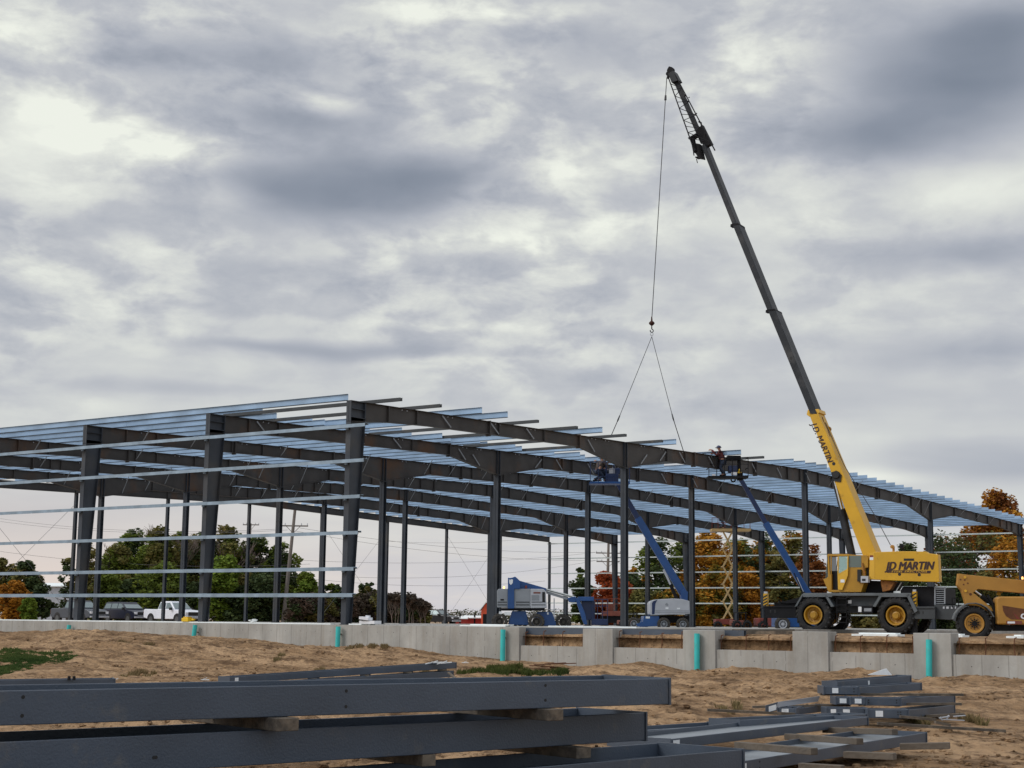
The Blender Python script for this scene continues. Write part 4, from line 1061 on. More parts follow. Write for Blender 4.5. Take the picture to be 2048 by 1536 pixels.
# a purlin end held at the worker's hands
mb = MB(); a = at(1408, 907, 84); b = at(1450, 903, 84)
mb.bar(a-(b-a)*.6, b, .05, .03)
solo(mb, 'steel_strip', M['dark'], 'thin dark strip held out to the left by the worker in the high basket', 'steel strip')
# middle lift, basket between the first two frames
Q = PL(at(1340, 1235, 88), 0)
l2 = thing('boom_lift', Q.base(1340, .5, -.2), 'boom lift with a light grey engine cover and blue arm raised up to the left', 'boom lift', 'boom lifts on the building site')
mb = MB(); Q.poly(mb, [(1299, 1206), (1302, 1202), (1311, 1199), (1327, 1198), (1346, 1197), (1364, 1198), (1379, 1202), (1380, 1228), (1303, 1231), (1299, 1228)], 0, 1.5); mb.build('engine_cover', M['lgrey'], l2, bevel=.04)
mb = MB(); Q.poly(mb, [(1304, 1206), (1307, 1202), (1315, 1199.5), (1311, 1207), (1309, 1228), (1304, 1229)], -.01, .02, 0); Q.rect(mb, 1331, 1337, 1214.5, 1218, -.01, .02, 1); Q.rect(mb, 1354, 1360, 1215.5, 1218.5, -.01, .02, 1); Q.rect(mb, 1310, 1378, 1221, 1222, -.01, .02, 2); Q.rect(mb, 1310, 1378, 1224, 1225, -.01, .02, 2)
Q.poly(mb, [(1330, 1208), (1334, 1205.5), (1337, 1209), (1336, 1212), (1331, 1211)], -.01, .02, 2)
mb.build('cover_marking', [M['blued'], M['paper'], M['mgrey']], l2)
mb = MB(); Q.poly(mb, [(1272, 1248), (1286, 1243), (1288, 1232), (1318, 1232), (1320, 1252), (1276, 1254)], .1, 2.0); Q.rect(mb, 1318, 1378, 1232, 1246, .5, 1.2, 1); Q.rect(mb, 1291.5, 1300, 1233, 1237, .09, .02, 2); mb.build('chassis', [M['blue'], M['dark'], M['paper']], l2, bevel=.03)
for px, off in ((1268, .1), (1328, -.1), (1366, -.1), (1285, 2.)):
    c = Q.pt(px, 1250, off); c.z = -.2+.36; h = thing('wheel', c-l2.location, None, None); h.parent = l2; wheel(h, c, Q.W, .36, .32, M['tyred'], M['mgrey'], 14, .45, M['dark'], .05, .02)
arm(l2, Q, (1366, 1186), (1275, 1036), .44, .40, .36, .8, M['blue'], 'boom')
arm(l2, Q, (1278, 1041), (1236, 968), .30, .26, .26, .8, M['blued'], 'boom_extension')
mb = MB(); Q.poly(mb, [(1361, 1183), (1368, 1178), (1376, 1184), (1375, 1201), (1363, 1199)], .5, .7); mb.build('turret', M['blue'], l2)
mb = MB(); a = Q.pt(1327, 1139, .4); b = Q.pt(1341, 1169, .4); mb.tube(a, b, .06, .06, 10, 1); mb.tube(b, Q.pt(1354, 1199, .4), .1, .1, 10, 0); mb.build('lift_cylinder', [M['dark'], M['lgrey']], l2)
QB = PL(at(1218, 960, 85.5), 0)
basket(QB, l2, 1180, 1260, 946-22, 967, 0, 1.1, M['blue'], M['blued'], 5)
mb = MB(); QB.rect(mb, 1213, 1237, 947, 964, .1, .6, 0); QB.rect(mb, 1219, 1230, 937, 947, .1, .4, 1); QB.rect(mb, 1230, 1240, 936, 948, .15, .4, 0); mb.build('control_box', [M['blued'], M['lgrey']], l2, bevel=.02)
person(QB.pt(1196, 963, .5), R*.6+FH*.4, 'worker in a brown jacket in the blue basket, ducking at its left side', M['jkt_b'], M['hat_w'], .75, (.4, .35), .25, 1.74, 'workers in the blue basket')
person(QB.pt(1211, 963, .75), -R*.6+FH*.5, 'worker in a dark jacket in the blue basket near the control box', M['jkt_d'], M['hat_b'], .7, (.35, .3), .2, 1.7, 'workers in the blue basket')
# front lift, lowered, articulated
Q = PL(at(1045, 1240, 76), 0)
l1 = thing('boom_lift', Q.base(1050, .6, -.16), 'lowered blue articulated boom lift with a grey boxy engine housing and lit amber beacon', 'boom lift', 'boom lifts on the building site')
mb = MB(); Q.poly(mb, [(994, 1182), (996.5, 1178), (1000, 1177.5), (1016, 1177.5), (1016, 1215.5), (994, 1215)], 0, .9); Q.rect(mb, 1028, 1061, 1177.5, 1216.5, 0, .9); mb.build('engine_cover', M['mgrey'], l1, bevel=.03)
mb = MB(); Q.poly(mb, [(1061, 1177.5), (1087, 1178), (1091.5, 1182), (1094, 1216), (1061, 1216.5)], -.02, .95); mb.build('engine_cover', M['lgrey'], l1, bevel=.03)
mb = MB()
for y in (1203.5, 1209): Q.rect(mb, 995, 1014, y, y+1.5, -.012, .02, 0); Q.rect(mb, 1032, 1059, y, y+1.5, -.012, .02, 0); Q.rect(mb, 1063, 1091, y, y+1.3, -.032, .02, 0)
Q.rect(mb, 1084.5, 1090, 1184, 1204, -.035, .02, 1); Q.rect(mb, 1067, 1081, 1184, 1187, -.034, .02, 2); Q.rect(mb, 1063, 1078, 1190, 1201, -.034, .02, 3); Q.rect(mb, 1001, 1008, 1198, 1201, -.012, .02, 0)
mb.build('louvre', [M['dark'], M['black'], M['orange'], M['mgrey']], l1)
mb = MB(); Q.poly(mb, [(1015.8, 1155), (1019, 1156), (1025, 1155), (1030, 1153), (1034, 1156), (1041, 1163), (1040, 1178), (1028.5, 1178), (1028.5, 1217), (1015.5, 1217)], -.06, .5); mb.build('mast', M['blue'], l1, bevel=.02)
mb = MB(); Q.poly(mb, [(1018, 1158), (1020, 1160), (1022, 1158.5), (1026, 1159), (1025.5, 1166), (1021.5, 1170), (1018.5, 1166)], -.072, .012); mb.build('emblem', M['paper'], l1)
mb = MB(); Q.poly(mb, [(1038, 1161), (1092, 1176.5), (1092, 1182), (1038, 1179)], .2, .4); mb.build('riser', M['blue'], l1)
mb = MB(); Q.poly(mb, [(1091, 1176.5), (1152, 1193), (1150, 1197), (1092, 1182)], .25, .35, 0); Q.poly(mb, [(1092, 1182), (1136, 1195), (1134, 1199.5), (1093, 1187)], .3, .25, 1); Q.poly(mb, [(1091, 1178.5), (1150, 1194.8), (1150, 1196), (1091, 1180.3)], .24, .01, 2); mb.build('boom', [M['foam'], M['mgrey'], M['black']], l1)
mb = MB(); Q.poly(mb, [(1135, 1196), (1150, 1193), (1155, 1198), (1150, 1205), (1138, 1204)], .2, .5); Q.poly(mb, [(1150, 1195), (1158, 1197), (1170, 1226), (1175, 1249), (1168, 1249), (1160, 1226)], .15, .3); mb.build('jib', M['blue'], l1, bevel=.02)
mb = MB(); Q.rect(mb, 1156, 1188, 1193.5, 1202, .2, .7, 0); Q.rect(mb, 1163, 1190, 1202, 1240, .5, .5, 1); Q.rect(mb, 1183, 1216, 1238, 1250, .3, .9, 1); mb.build('basket', [M['blue'], M['blued']], l1, bevel=.02)
mb = MB()
for x in (1185, 1195, 1205, 1215): Q.bar(mb, x, 1199, x, 1240, .3, .03, .03)
for y in (1199, 1212, 1226): Q.bar(mb, 1184, y, 1216, y, .3, .03, .03)
mb.build('basket_rail', M['blued'], l1)
mb = MB(); Q.rect(mb, 1000, 1090, 1216, 1221, .1, 1.4, 1); Q.poly(mb, [(1024, 1222), (1052, 1222), (1058, 1250), (1016, 1250)], .3, 1.5, 0); Q.poly(mb, [(1075, 1223), (1104, 1224), (1112, 1246), (1112, 1252), (1060, 1252)], .5, 1.6, 0); mb.build('chassis', [M['blue'], M['dark']], l1, bevel=.03)
mb = MB(); Q.rect(mb, 998, 1004, 1223, 1228, .0, .02); Q.rect(mb, 1009, 1022, 1224, 1230, .0, .02); Q.rect(mb, 1094, 1097.5, 1225, 1229, .48, .02); mb.build('sticker', M['paper'], l1)
for px, off in ((999, 0), (1073, -.1), (1127, .5), (1040, 2.)):
    c = Q.pt(px, 1250, off); c.z = -.17+.37; h = thing('wheel', c-l1.location, None, None); h.parent = l1; wheel(h, c, Q.W, .385, .3, M['tyred'], M['tyred'], 14, .45, M['dark'], .05, .02)
mb = MB(); p = Q.pt(1008, 1175, .3); mb.tube(p-Z*.05, p+Z*.05, .045, .035, 12); mb.build('beacon', M['beacon'], l1)
mb = MB(); p = Q.pt(1052, 1174, .1); mb.tube(p-Z*.07, p+Z*.07, .06, .05, 12); mb.build('cap', M['red'], l1)

# raised scissor lift far inside the frame
Q = PL(at(1460, 1240, 122), 0)
sl = thing('scissor_lift', Q.base(1458, .5, -.2), 'tall raised scissor lift with tan crossed arms and a railed platform under the far rafter', 'scissor lift')
mb = MB(); Q.rect(mb, 1432, 1478, 1238, 1249, 0, 1.6); mb.build('chassis', M['red'], sl, bevel=.03)
for px in (1436, 1474):
    c = Q.pt(px, 1248, -.1); c.z = .1; h = thing('wheel', c-sl.location, None, None); h.parent = sl; wheel(h, c, Q.W, .32, .25, M['tyre'], M['dark'], 12)
ys = [1238, 1203, 1168, 1133, 1098, 1063]
mb = MB()
for o_ in (0.1, 1.1):
    for a, b in zip(ys, ys[1:]):
        Q.bar(mb, 1446, a, 1465, b, o_, .13, .07); Q.bar(mb, 1465, a, 1446, b, o_+.08, .13, .07)
for y in ys:
    for x in (1446, 1465): p = Q.pt(x, y, .1); mb.tube(p, p+Q.W*1.15, .04, .04, 6)
mb.build('scissor_arms', M['tan'], sl)
mb = MB(); Q.rect(mb, 1424, 1502, 1057, 1062, 0, 1.4); mb.build('platform', M['tan'], sl)
mb = MB()
for x in (1424, 1436, 1450, 1462, 1475, 1488, 1500): Q.bar(mb, x, 1036, x, 1057, 0, .04, .04)
for y in (1036, 1046): Q.bar(mb, 1424, y, 1500, y, 0, .04, .04); Q.bar(mb, 1424, y, 1500, y, 1.3, .04, .04)
mb.build('guard_rail', M['red'], sl)
person(Q.pt(1443, 1057, .6), R, 'worker in dark clothes on the platform of the tall tan scissor lift', M['jkt_d'], M['hat_w'], .3, (.3, .5), .15, 1.7)
# lowered orange lift and other small machines at the back
Q = PL(at(1220, 1235, 120), 12)
ol = thing('scissor_lift', Q.base(1220, .5, -.2), 'small lowered orange scissor lift with pinkish guard rails beside the front boom lift', 'scissor lift')
mb = MB(); Q.rect(mb, 1203, 1246, 1222, 1232, 0, 1.3); Q.rect(mb, 1212, 1226, 1208, 1222, .3, .6); mb.build('body', M['orange'], ol, bevel=.03)
mb = MB()
for x in (1190, 1203, 1216, 1229, 1241): Q.bar(mb, x, 1197.5, x, 1219, 0, .04, .04); Q.bar(mb, x, 1197.5, x, 1219, 1.2, .04, .04)
for y in (1197.5, 1208): Q.bar(mb, 1190, y, 1241, y, 0, .04, .04); Q.bar(mb, 1190, y, 1241, y, 1.2, .04, .04)
mb.build('guard_rail', M['orange'], ol)
for px in (1208, 1240):
    c = Q.pt(px, 1246, 0); c.z = .1; h = thing('wheel', c-ol.location, None, None); h.parent = ol; wheel(h, c, Q.W, .3, .25, M['tyre'], M['dark'], 12)
mb = MB(); Q.rect(mb, 1200, 1248, 1230, 1246, .2, .9); mb.build('chassis', M['dark'], ol)
def machine(name, px, d_, w_, h_, colk, label, cat, mast=0):
    Q = PL(at(px, 1240, d_), -10); s_ = d_/3136
    t = thing(name, Q.base(px, .5, -.2), label, cat)
    P0 = Q.base(px, 0, -.2); E_, W_ = Q.E, Q.W
    def bx(mb, a, b, c0, c1, z0, z1, mi=0):
        q = [P0+E_*u_+W_*v_+Z*w2 for w2 in (z0, z1) for u_, v_ in ((a, c0), (b, c0), (b, c1), (a, c1))]; mb.hexa(q, mi)
    mb = MB(); bx(mb, -w_/2, w_*.15, 0, 1.2, .3, h_*.55); bx(mb, w_*.15, w_/2, .1, 1.1, .25, h_*.4); mb.build('body', M[colk], t, bevel=.05)
    mb = MB()
    for a in (-w_*.2, w_*.3):
        for c0 in (.1, 1.1): mb.bar(P0+E_*a+W_*c0+Z*h_*.4, P0+E_*a+W_*c0+Z*h_, .06, .06)
    bx(mb, -w_*.25, w_*.35, .05, 1.15, h_-.06, h_); mb.build('guard_frame', M['dark'], t)
    if mast:
        mb = MB(); bx(mb, w_/2, w_/2+.12, .2, .35, .1, mast); bx(mb, w_/2, w_/2+.12, .85, 1., .1, mast); bx(mb, w_/2+.12, w_/2+1.0, .3, .4, .1, .15); bx(mb, w_/2+.12, w_/2+1.0, .8, .9, .1, .15); mb.build('mast', M['dark'], t)
    for a in (-w_*.33, w_*.36):
        c = P0+E_*a-W_*.05+Z*.33; h = thing('wheel', c-t.location, None, None); h.parent = t; wheel(h, c, W_, .33, .28, M['tyre'], M['dark'], 12)
    return t
machine('forklift', 1543, 104, 1.7, 1.5, 'red', 'small red forklift left of the crane bumper with a dark mast', 'forklift', 2.0)
machine('skid_loader', 1262, 112, 1.5, 1.1, 'orange', 'small orange loader half hidden between two columns left of the grey lift', 'loader')
machine('generator_cart', 1484, 104, 1.0, 1.2, 'orange', 'small salmon coloured cart between the scissor lift and the forklift', 'cart')

# grey beams lying along the earth pad behind the notches
mb = MB()
a = onax(1041, 1262, 1, .22); b = onax(1492, 1272, 1, .55)
a.z = -.02; b.z = -.02
mb.bar(a, b, .30, .012, mi=0); mb.bar(a-Z*.24, b-Z*.24, .30, .012); sd = (b-a).cross(Z).normalized(); mb.bar(a-Z*.12-sd*0, b-Z*.12, .012, .24)
mb.bar(a-Z*.12+sd*.15, b-Z*.12+sd*.15, .012, .225); pass
t = solo(mb, 'steel_beam', M['beam'], 'long grey steel beam lying on the earth behind the left door notches', 'steel beam')
mb = MB(); a2 = a+(b-a)*.22+Z*.03+V((0, .1, 0)); b2 = onax(1276, 1252, 1, .6); b2.z = .035; a3 = onax(1100, 1249, 1, .6); a3.z = .035
mb.bar(a3, b2, .22, .05, mi=0)
solo(mb, 'white_strip', M['foam'], 'long white strip lying on top of the grey beam behind the second pier', 'board')
mb = MB(); a = onax(1440, 1262, 1, .8); b = onax(1592, 1259, 1, 1.4); a.z = -.1; b.z = -.06
mb.bar(a, b, .24, .10); mb.bar(a+V((.3, .3, .08)), b+V((-.2, .3, .07)), .2, .06)
solo(mb, 'timber_plank', M['wood'], 'weathered planks lying on the earth in front of the crane front bumper', 'plank')
for x0, x1, yy_, w in ((1703, 1795, 1.6, 'under the middle of the crane'), (1880, 1925, 2.2, 'between the crane and the telehandler'), (2012, 2047, 1.2, 'at the right edge under the telehandler'), (1430, 1452, 1.2, 'right of the second pipe pier')):
    a = onax(x0, 1270, 1, yy_); b = onax(x1, 1270, 1, yy_); mb = MB(); mb.box(a.x, b.x, yy_, yy_+.6, -.14, -.08); mb.box(a.x+.2, b.x-.1, yy_+.1, yy_+.5, -.078, -.04)
    solo(mb, 'foam_board', M['foam'], 'white foam board lying on the earth '+w, 'board', 'white foam boards on the earth pad')

# ------------------------------------------------------------------ parked vehicles
def vehicle(name, px, d_, ang, kind, paint, label, cat, zg_=-.3):
    """built with its nose along +x, 5.8 m long, then turned"""
    P0 = ground_at(px, d_, zg_)
    a = math.radians(ang); ex = (R*math.cos(a)-FH*math.sin(a)); ey = (R*math.sin(a)+FH*math.cos(a))
    Mx = frame(P0, ex, ey)
    t = thing(name, P0, label, cat)
    h = .98  # half width
    if kind == 'pickup':
        prof = [(-2.9, .55), (-2.9, 1.20), (-2.75, 1.26), (-1.05, 1.24), (-1.0, 1.26), (1.15, 1.26), (1.35, 1.24), (2.45, 1.15), (2.75, 1.02), (2.88, .80), (2.9, .5), (2.3, .42), (-2.3, .42)]
        cab = [(-1.0, 1.25), (-.85, 1.86), (-.6, 1.93), (.55, 1.93), (1.35, 1.25)]
    else:
        prof = [(-2.55, .5), (-2.6, 1.15), (-2.5, 1.25), (1.05, 1.25), (1.3, 1.2), (2.3, 1.1), (2.55, .98), (2.62, .75), (2.62, .48), (2.2, .4), (-2.2, .4)]
        cab = [(-2.5, 1.24), (-2.3, 1.78), (-2.1, 1.86), (.2, 1.86), (1.15, 1.24)]
    def ext(mb, pts, y0, y1, mi=0, y0b=None, y1b=None):
        mb.prism([(x, y0, z) for x, z in pts], (0, y1-y0, 0), mi)
    mb = MB(Mx); ext(mb, prof, -h, h); body = mb.build('body', paint, t, bevel=.06)
    mb = MB(Mx)
    n_ = len(cab); vs = []
    for sd in (-1, 1):
        for x, z in cab: vs.append((x, sd*(h-.06-(z-1.25)*.28), z))
    mb.add(vs, [tuple(range(n_)), tuple(range(2*n_-1, n_-1, -1))]+[(k, (k+1) % n_, (k+1) % n_+n_, k+n_) for k in range(n_)])
    mb.build('cabin', paint, t, bevel=.04)
    mb = MB(Mx)
    x0, x1 = cab[0][0], cab[-1][0]; zt = max(z for x, z in cab)
    def side(xa, xb, xc, xd, sd):  # window quad on the cabin side
        z0, z1 = 1.30, zt-.13
        f_ = lambda x, z: (x, sd*(h-.055-(z-1.25)*.28), z)
        mb.prism([f_(xa, z0), f_(xb, z0), f_(xc, z1), f_(xd, z1)], (0, sd*.015, 0))
    if kind == 'pickup': wins = [(-.88, .02, .02, -.76), (.12, 1.12, .5, .12)]
    else: wins = [(-2.3, -1.3, -1.3, -2.12), (-1.2, -.25, -.25, -1.2), (-.15, .95, .25, -.15)]
    for w_ in wins:
        for sd in (-1, 1): side(*w_, sd)
    # windscreen and back glass
    (xa, za), (xb, zb) = cab[-1], cab[-2]
    mb.prism([(xb+.05, -.68, zb-.1), (xb+.05, .68, zb-.1), (xa-.06, .82, za+.06), (xa-.06, -.82, za+.06)], (.03, 0, .025))
    mb.build('window', M['carglass'], t)
    for x in (-1.85 if kind == 'pickup' else -1.6, 1.8 if kind == 'pickup' else 1.6):
        for sd in (-1, 1):
            c = Mx @ V((x, sd*(h+.01), .42)); w_dir = (Mx.to_3x3() @ V((0, -sd, 0))).normalized()
            hd = thing('wheel', c-t.location, None, None); hd.parent = t
            m1 = MB(); m1.lathe(c, w_dir*.28, [(0, .27), (.03, .40), (.9, .40), (1, .25)], 20); m1.build('tyre', M['tyre'], hd)
            m1 = MB(); m1.lathe(c-w_dir*.006, w_dir*.05, [(0, .24), (.6, .2), (1, .05)], 16); m1.build('rim', M['mgrey2'], hd)
            m1 = MB(Mx); 
            arc = [(x+.5*math.cos(q*PI/8), .42+.5*math.sin(q*PI/8)) for q in range(9)]
            m1.prism([(u_, sd*(h+.004), w2) for u_, w2 in arc], (0, -sd*.02, 0)); m1.build('wheel_arch', M['black'], t)
    mb = MB(Mx); xn = 2.9 if kind == 'pickup' else 2.62
    mb.box(xn-.06, xn+.02, -.62, .62, .72, 1.0); mb.build('grille', M['black'], t, bevel=.03)
    mb = MB(Mx); mb.box(xn-.04, xn+.035, -.66, .66, 1.0, 1.04); mb.box(xn-.04, xn+.035, -.66, .66, .68, .72); mb.box(xn-.1, xn+.1, -.95, .95, .48, .62); mb.build('bumper', M['lgrey'], t, bevel=.02)
    for sd in (-1, 1):
        mb = MB(Mx); mb.box(xn-.14, xn+.01, sd*.66, sd*.93, .80, 1.0); mb.build('headlight', M['white'], t, bevel=.02)
        mb = MB(Mx); mb.box(.95, 1.15, sd*(h+.02), sd*(h+.24), 1.18, 1.40); mb.build('mirror', M['black'], t, bevel=.03)
        mb = MB(Mx); mb.box(-xn-.01, -xn+.06, sd*.82, sd*.96, .8, 1.15); mb.build('tail_light', M['red'], t)
    if kind == 'pickup':
        mb = MB(Mx); mb.box(-2.8, -1.1, -.82, .82, 1.235, 1.275); mb.build('bed_liner', M['black'], t)
    return t
vehicle('pickup_truck', 158, 136, 40, 'pickup', M['pkgrey'], 'dark grey crew cab pickup truck with chrome grille, leftmost of the parked vehicles', 'pickup truck')
vehicle('suv', 254, 138, 44, 'suv', M['pknavy'], 'dark navy blue suv parked between the grey and the white pickup', 'car')
vehicle('pickup_truck', 346, 134, 41, 'pickup', M['pkwht'], 'white crew cab pickup truck parked right of the navy suv', 'pickup truck')
vehicle('pickup_truck', 872, 190, 30, 'pickup', M['pkblk'], 'small far black pickup with bright windscreen left of the red sheds', 'pickup truck', -.3)

# ------------------------------------------------------------------ far buildings
def shed(name, x0, x1, yt, ye, d_, matr, roofm, label, door=True):
    a = at(x0, 1245, d_); b = at(x1, 1245, d_); z0 = -.3; s_ = d_/3136
    zt = .152+(1246-ye)*s_; zr = .152+(1246-yt)*s_
    t = thing(name, V(((a.x+b.x)/2, (a.y+b.y)/2, z0)), label, 'shed')
    a.z = b.z = z0; w = FH*8
    mb = MB(); mb.prism([a, b, b+Z*(zt-z0), a+Z*(zt-z0)], w); mb.build('wall', matr, t)
    rr = (zr-zt); e = (b-a).normalized()*.4
    mb = MB(); A, B = a-e-FH*.4+Z*(zt-z0), b+e-FH*.4+Z*(zt-z0)
    A2, B2 = a-e+FH*4+Z*(zr-z0), b+e+FH*4+Z*(zr-z0); A3, B3 = a-e+FH*8.4+Z*(zt-z0), b+e+FH*8.4+Z*(zt-z0)
    mb.prism([A, B, B2, A2], Z*.12); mb.prism([A2+Z*.003, B2+Z*.003, B3, A3], Z*.12); mb.build('roof', roofm, t)
    if door:
        m_ = a+(b-a)*.55-FH*.05; mb = MB(); mb.prism([m_, m_+(b-a)*.1, m_+(b-a)*.1+Z*2.1, m_+Z*2.1], FH*.1); mb.build('door', M['dark'], t)
    return t
shed('red_shed', 903, 931, 1236, 1240, 300, M['barn'], M['foam'], 'low dark red shed with white roof, left one of two by the field')
shed('red_shed', 930, 962, 1234, 1238.5, 310, M['barn'], M['foam'], 'low dark red shed with white roof, right one beside the bright red barn')
d_ = 300
a = at(962, 1245, d_); b = at(982, 1245, d_); a.z = b.z = -.3
t = thing('red_barn', (a+b)/2, 'bright red barn end with a pale gable roof behind the middle column', 'barn')
mb = MB(); h1, h2 = 2.6, 4.2; mm = (a+b)/2
mb.prism([a, b, b+Z*h1, mm+Z*h2, a+Z*h1], FH*10); mb.build('wall', M['barn2'], t)
mb = MB(); mb.prism([a+Z*h1-FH*.4-R*.3, mm+Z*(h2+.02)-FH*.4, mm+Z*(h2+.25)-FH*.4, a+Z*(h1+.2)-FH*.4-R*.3], FH*11); mb.prism([mm+Z*(h2+.02)-FH*.4, b+Z*h1-FH*.4+R*.3, b+Z*(h1+.2)-FH*.4+R*.3, mm+Z*(h2+.25)-FH*.4], FH*11); mb.build('roof', M['foam'], t)
mb = MB(); mb.prism([mm-R*.6-FH*.05, mm+R*.3-FH*.05, mm+R*.3-FH*.05+Z*2, mm-R*.6-FH*.05+Z*2], FH*.1); mb.build('door', M['dark'], t)
t = shed('white_building', 62, 138, 1178, 1185, 215, M['lgrey'], M['foam'], 'long pale metal building behind the left trees', True)

# ------------------------------------------------------------------ vegetation
def leaves(mb, c, rad, n, ls, rnd, flat=1., mi=0):
    for _ in range(n):
        while True:
            p = V((rnd.uniform(-1, 1), rnd.uniform(-1, 1), rnd.uniform(-1, 1)))
            if .25 < p.length < 1: break
        p = V((p.x*rad[0], p.y*rad[1], p.z*rad[2]))+c
        a = rnd.uniform(0, 6.28); b = rnd.uniform(-.9, .9); s_ = ls*rnd.uniform(.6, 1.3)
        u = V((math.cos(a), math.sin(a), b*.6)).normalized()*s_; w_ = u.cross(V((rnd.uniform(-1, 1), rnd.uniform(-1, 1), rnd.uniform(.2, 1)))).normalized()*s_*.62
        i = len(mb.v); mb.v += [tuple(p-u), tuple(p+w_*.8), tuple(p+u*.9), tuple(p-w_)]; mb.f.append((i, i+1, i+2, i+3)); mb.m.append(mi)
def tree(name, px, yt, wpx, d_, leafk, label, cat='tree', group=None, dens=1., trunk=.32, seed=0, low=.18, leafk2=None, zb=-.3, gap=0., ls=None, narrow=1., depthm=1.):
    rnd = random.Random(seed or int(px*7+yt))
    base = ground_at(px, d_, zb); hz_ = 1245+.011*(px-1024); H = (hz_-yt)*d_/FPX+.45; Wd = wpx*d_/FPX
    t = thing(name, base, label, cat, group)
    # trunk and limbs
    mb = MB(); zt = H*.8; pts = [base+V((rnd.uniform(-.2, .2)*i, rnd.uniform(-.2, .2)*i, zt*i/4)) for i in range(5)]
    tr = .035*H*.6
    for i in range(4): mb.tube(pts[i], pts[i+1], tr*(1-i*.2), tr*(1-(i+1)*.2), 7)
    clumps = []
    n = int(22+H*1.8*dens)
    for i in range(n):
        f_ = low+(1-low)*rnd.uniform(max(0, (i-3)/n), (i+1)/n); f_ = f_**.85
        env = (math.sin(PI*min(1, (f_-low*.6)/(1.02-low*.6))**.8))**.6*narrow
        a = rnd.uniform(0, 2*PI); rr = Wd/2*env*(rnd.random()**.6)*.95
        c = base+R*(rr*math.cos(a))+FH*(rr*math.sin(a)*depthm)+Z*(H*f_*.95)
        cs = Wd*.135*rnd.uniform(.55, 1.5)*(1 if f_ < .8 else .75)
        if c.z+cs*.8 > base.z+H: c.z = base.z+H-cs*.8
        clumps.append((c, cs))
        k = min(3, int(f_*4)); q0 = pts[k]+(pts[k+1]-pts[k])*.3
        mb.tube(q0, q0+(c-q0)*.55+Z*.1, tr*.32, tr*.18, 5); mb.tube(q0+(c-q0)*.55+Z*.1, c, tr*.18, .02, 5)
        for _ in range(2):
            e = V((rnd.uniform(-1, 1), rnd.uniform(-1, 1), rnd.uniform(-.2, 1)))*cs; mb.tube(c, c+e, .025, .008, 4)
    mb.build('trunk', M['bark'], t)
    ls = ls or .0013*d_
    m1 = MB()
    mats = [LM[leafk]]+([LM[leafk2]] if leafk2 else [])
    for c, cs in clumps:
        if rnd.random() < gap: continue
        nn = int(82*dens*(cs/(Wd*.135))**2)+6
        leaves(m1, c, (cs*1.3, cs*1.3, cs*1.1), nn, ls, rnd, mi=(1 if leafk2 and rnd.random() < .45 else 0))
    if leafk2 and 1 not in m1.m: m1.m[0] = 1
    m1.build('crown', mats, t)
    return t
def bare(name, px, yt, wpx, d_, label, group=None, seed=1, matk='barkp', leaf=None):
    rnd = random.Random(seed); base = ground_at(px, d_, -.3); H = (1245-yt)*d_/FPX; W_ = wpx*d_/FPX
    t = thing(name, base, label, 'tree' if H > 4 else 'shrub', group); mb = MB(); m1 = MB()
    def br(p, v_, r_, lv):
        q = p+v_; mb.tube(p, q, r_, r_*.6, 4 if lv > 1 else 6)
        if lv >= 5:
            if leaf: leaves(m1, q, (.25, .25, .2), 3, .16, rnd)
            return
        for _ in range(2 if lv < 1 else 3 if lv < 4 else 2):
            w_ = (v_.normalized()*1.0+V((rnd.uniform(-.75, .75), rnd.uniform(-.75, .75), rnd.uniform(-.05, .7)))).normalized()
            br(q, w_*v_.length*rnd.uniform(.6, .82), max(.02, r_*.6), lv+1)
    for _ in range(2 if leaf is None else 4): br(base+R*rnd.uniform(-.3, .3)*(W_ if leaf else 1), V((rnd.uniform(-.12, .12), rnd.uniform(-.12, .12), 1))*H*.26, .0045*H+.035, 0)
    mb.build('branches', M[matk], t)
    if leaf: m1.build('crown', LM[leaf], t)
    return t
# left group
tree('broadleaf_tree', 6, 1112, 62, 170, 'olive', 'olive green tree cut off by the left edge of the photo', dens=1.3)
tree('broadleaf_tree', 48, 1117, 66, 165, 'dark', 'rounded dark green tree beside the olive one at the far left', dens=1.5, leafk2='olive')
tree('bush', 22, 1158, 62, 150, 'orange', 'rust orange bush at the far left below the green trees', 'bush', dens=1.4, low=.05)
tree('bush', 56, 1192, 34, 148, 'bright', 'small yellow green bush right of the orange bush', 'bush', dens=1.2, low=.05)
tree('broadleaf_tree', 84, 1165, 50, 160, 'dark', 'low dark tree spreading in front of the pale metal building', dens=1.1, gap=.2)
tree('conifer_tree', 134, 1108, 56, 158, 'olive', 'thin ragged tree behind the third column base, sky showing through it', dens=.8, gap=.25, leafk2='dark')
tree('broadleaf_tree', 170, 1080, 60, 165, 'olive', 'loose olive tree between the third column and the big green trees', dens=.7, gap=.25)
big = [(222, 1090, 90, 'green', 'olive', 'left end of the big green clump, lowest crown'), (262, 1054, 95, 'dark', 'green', 'dark green with rounded top in the left half of the big clump'),
       (310, 1050, 90, 'green', 'olive', 'mid green, tallest over the navy suv'), (352, 1062, 85, 'olive', 'green', 'brownish green behind the thin post over the white pickup'),
       (400, 1058, 90, 'dark', 'olive', 'dark with brown tips left of the second steel column'), (452, 1046, 85, 'olive', 'green', 'reddish brown top right of the second steel column'),
       (505, 1072, 90, 'dark', 'green', 'dark green with an uneven top near the utility pole'), (556, 1080, 72, 'green', 'dark', 'green, behind the leaning utility pole')]
for x, y, w_, k1, k2, lb in big:
    tree('broadleaf_tree', x, y, w_*1.15, 178+(x % 17), k1, 'broad tree, '+lb, 'tree', 'trees of the big clump behind the parked vehicles', dens=2.0, leafk2=k2, low=.06, gap=.04)
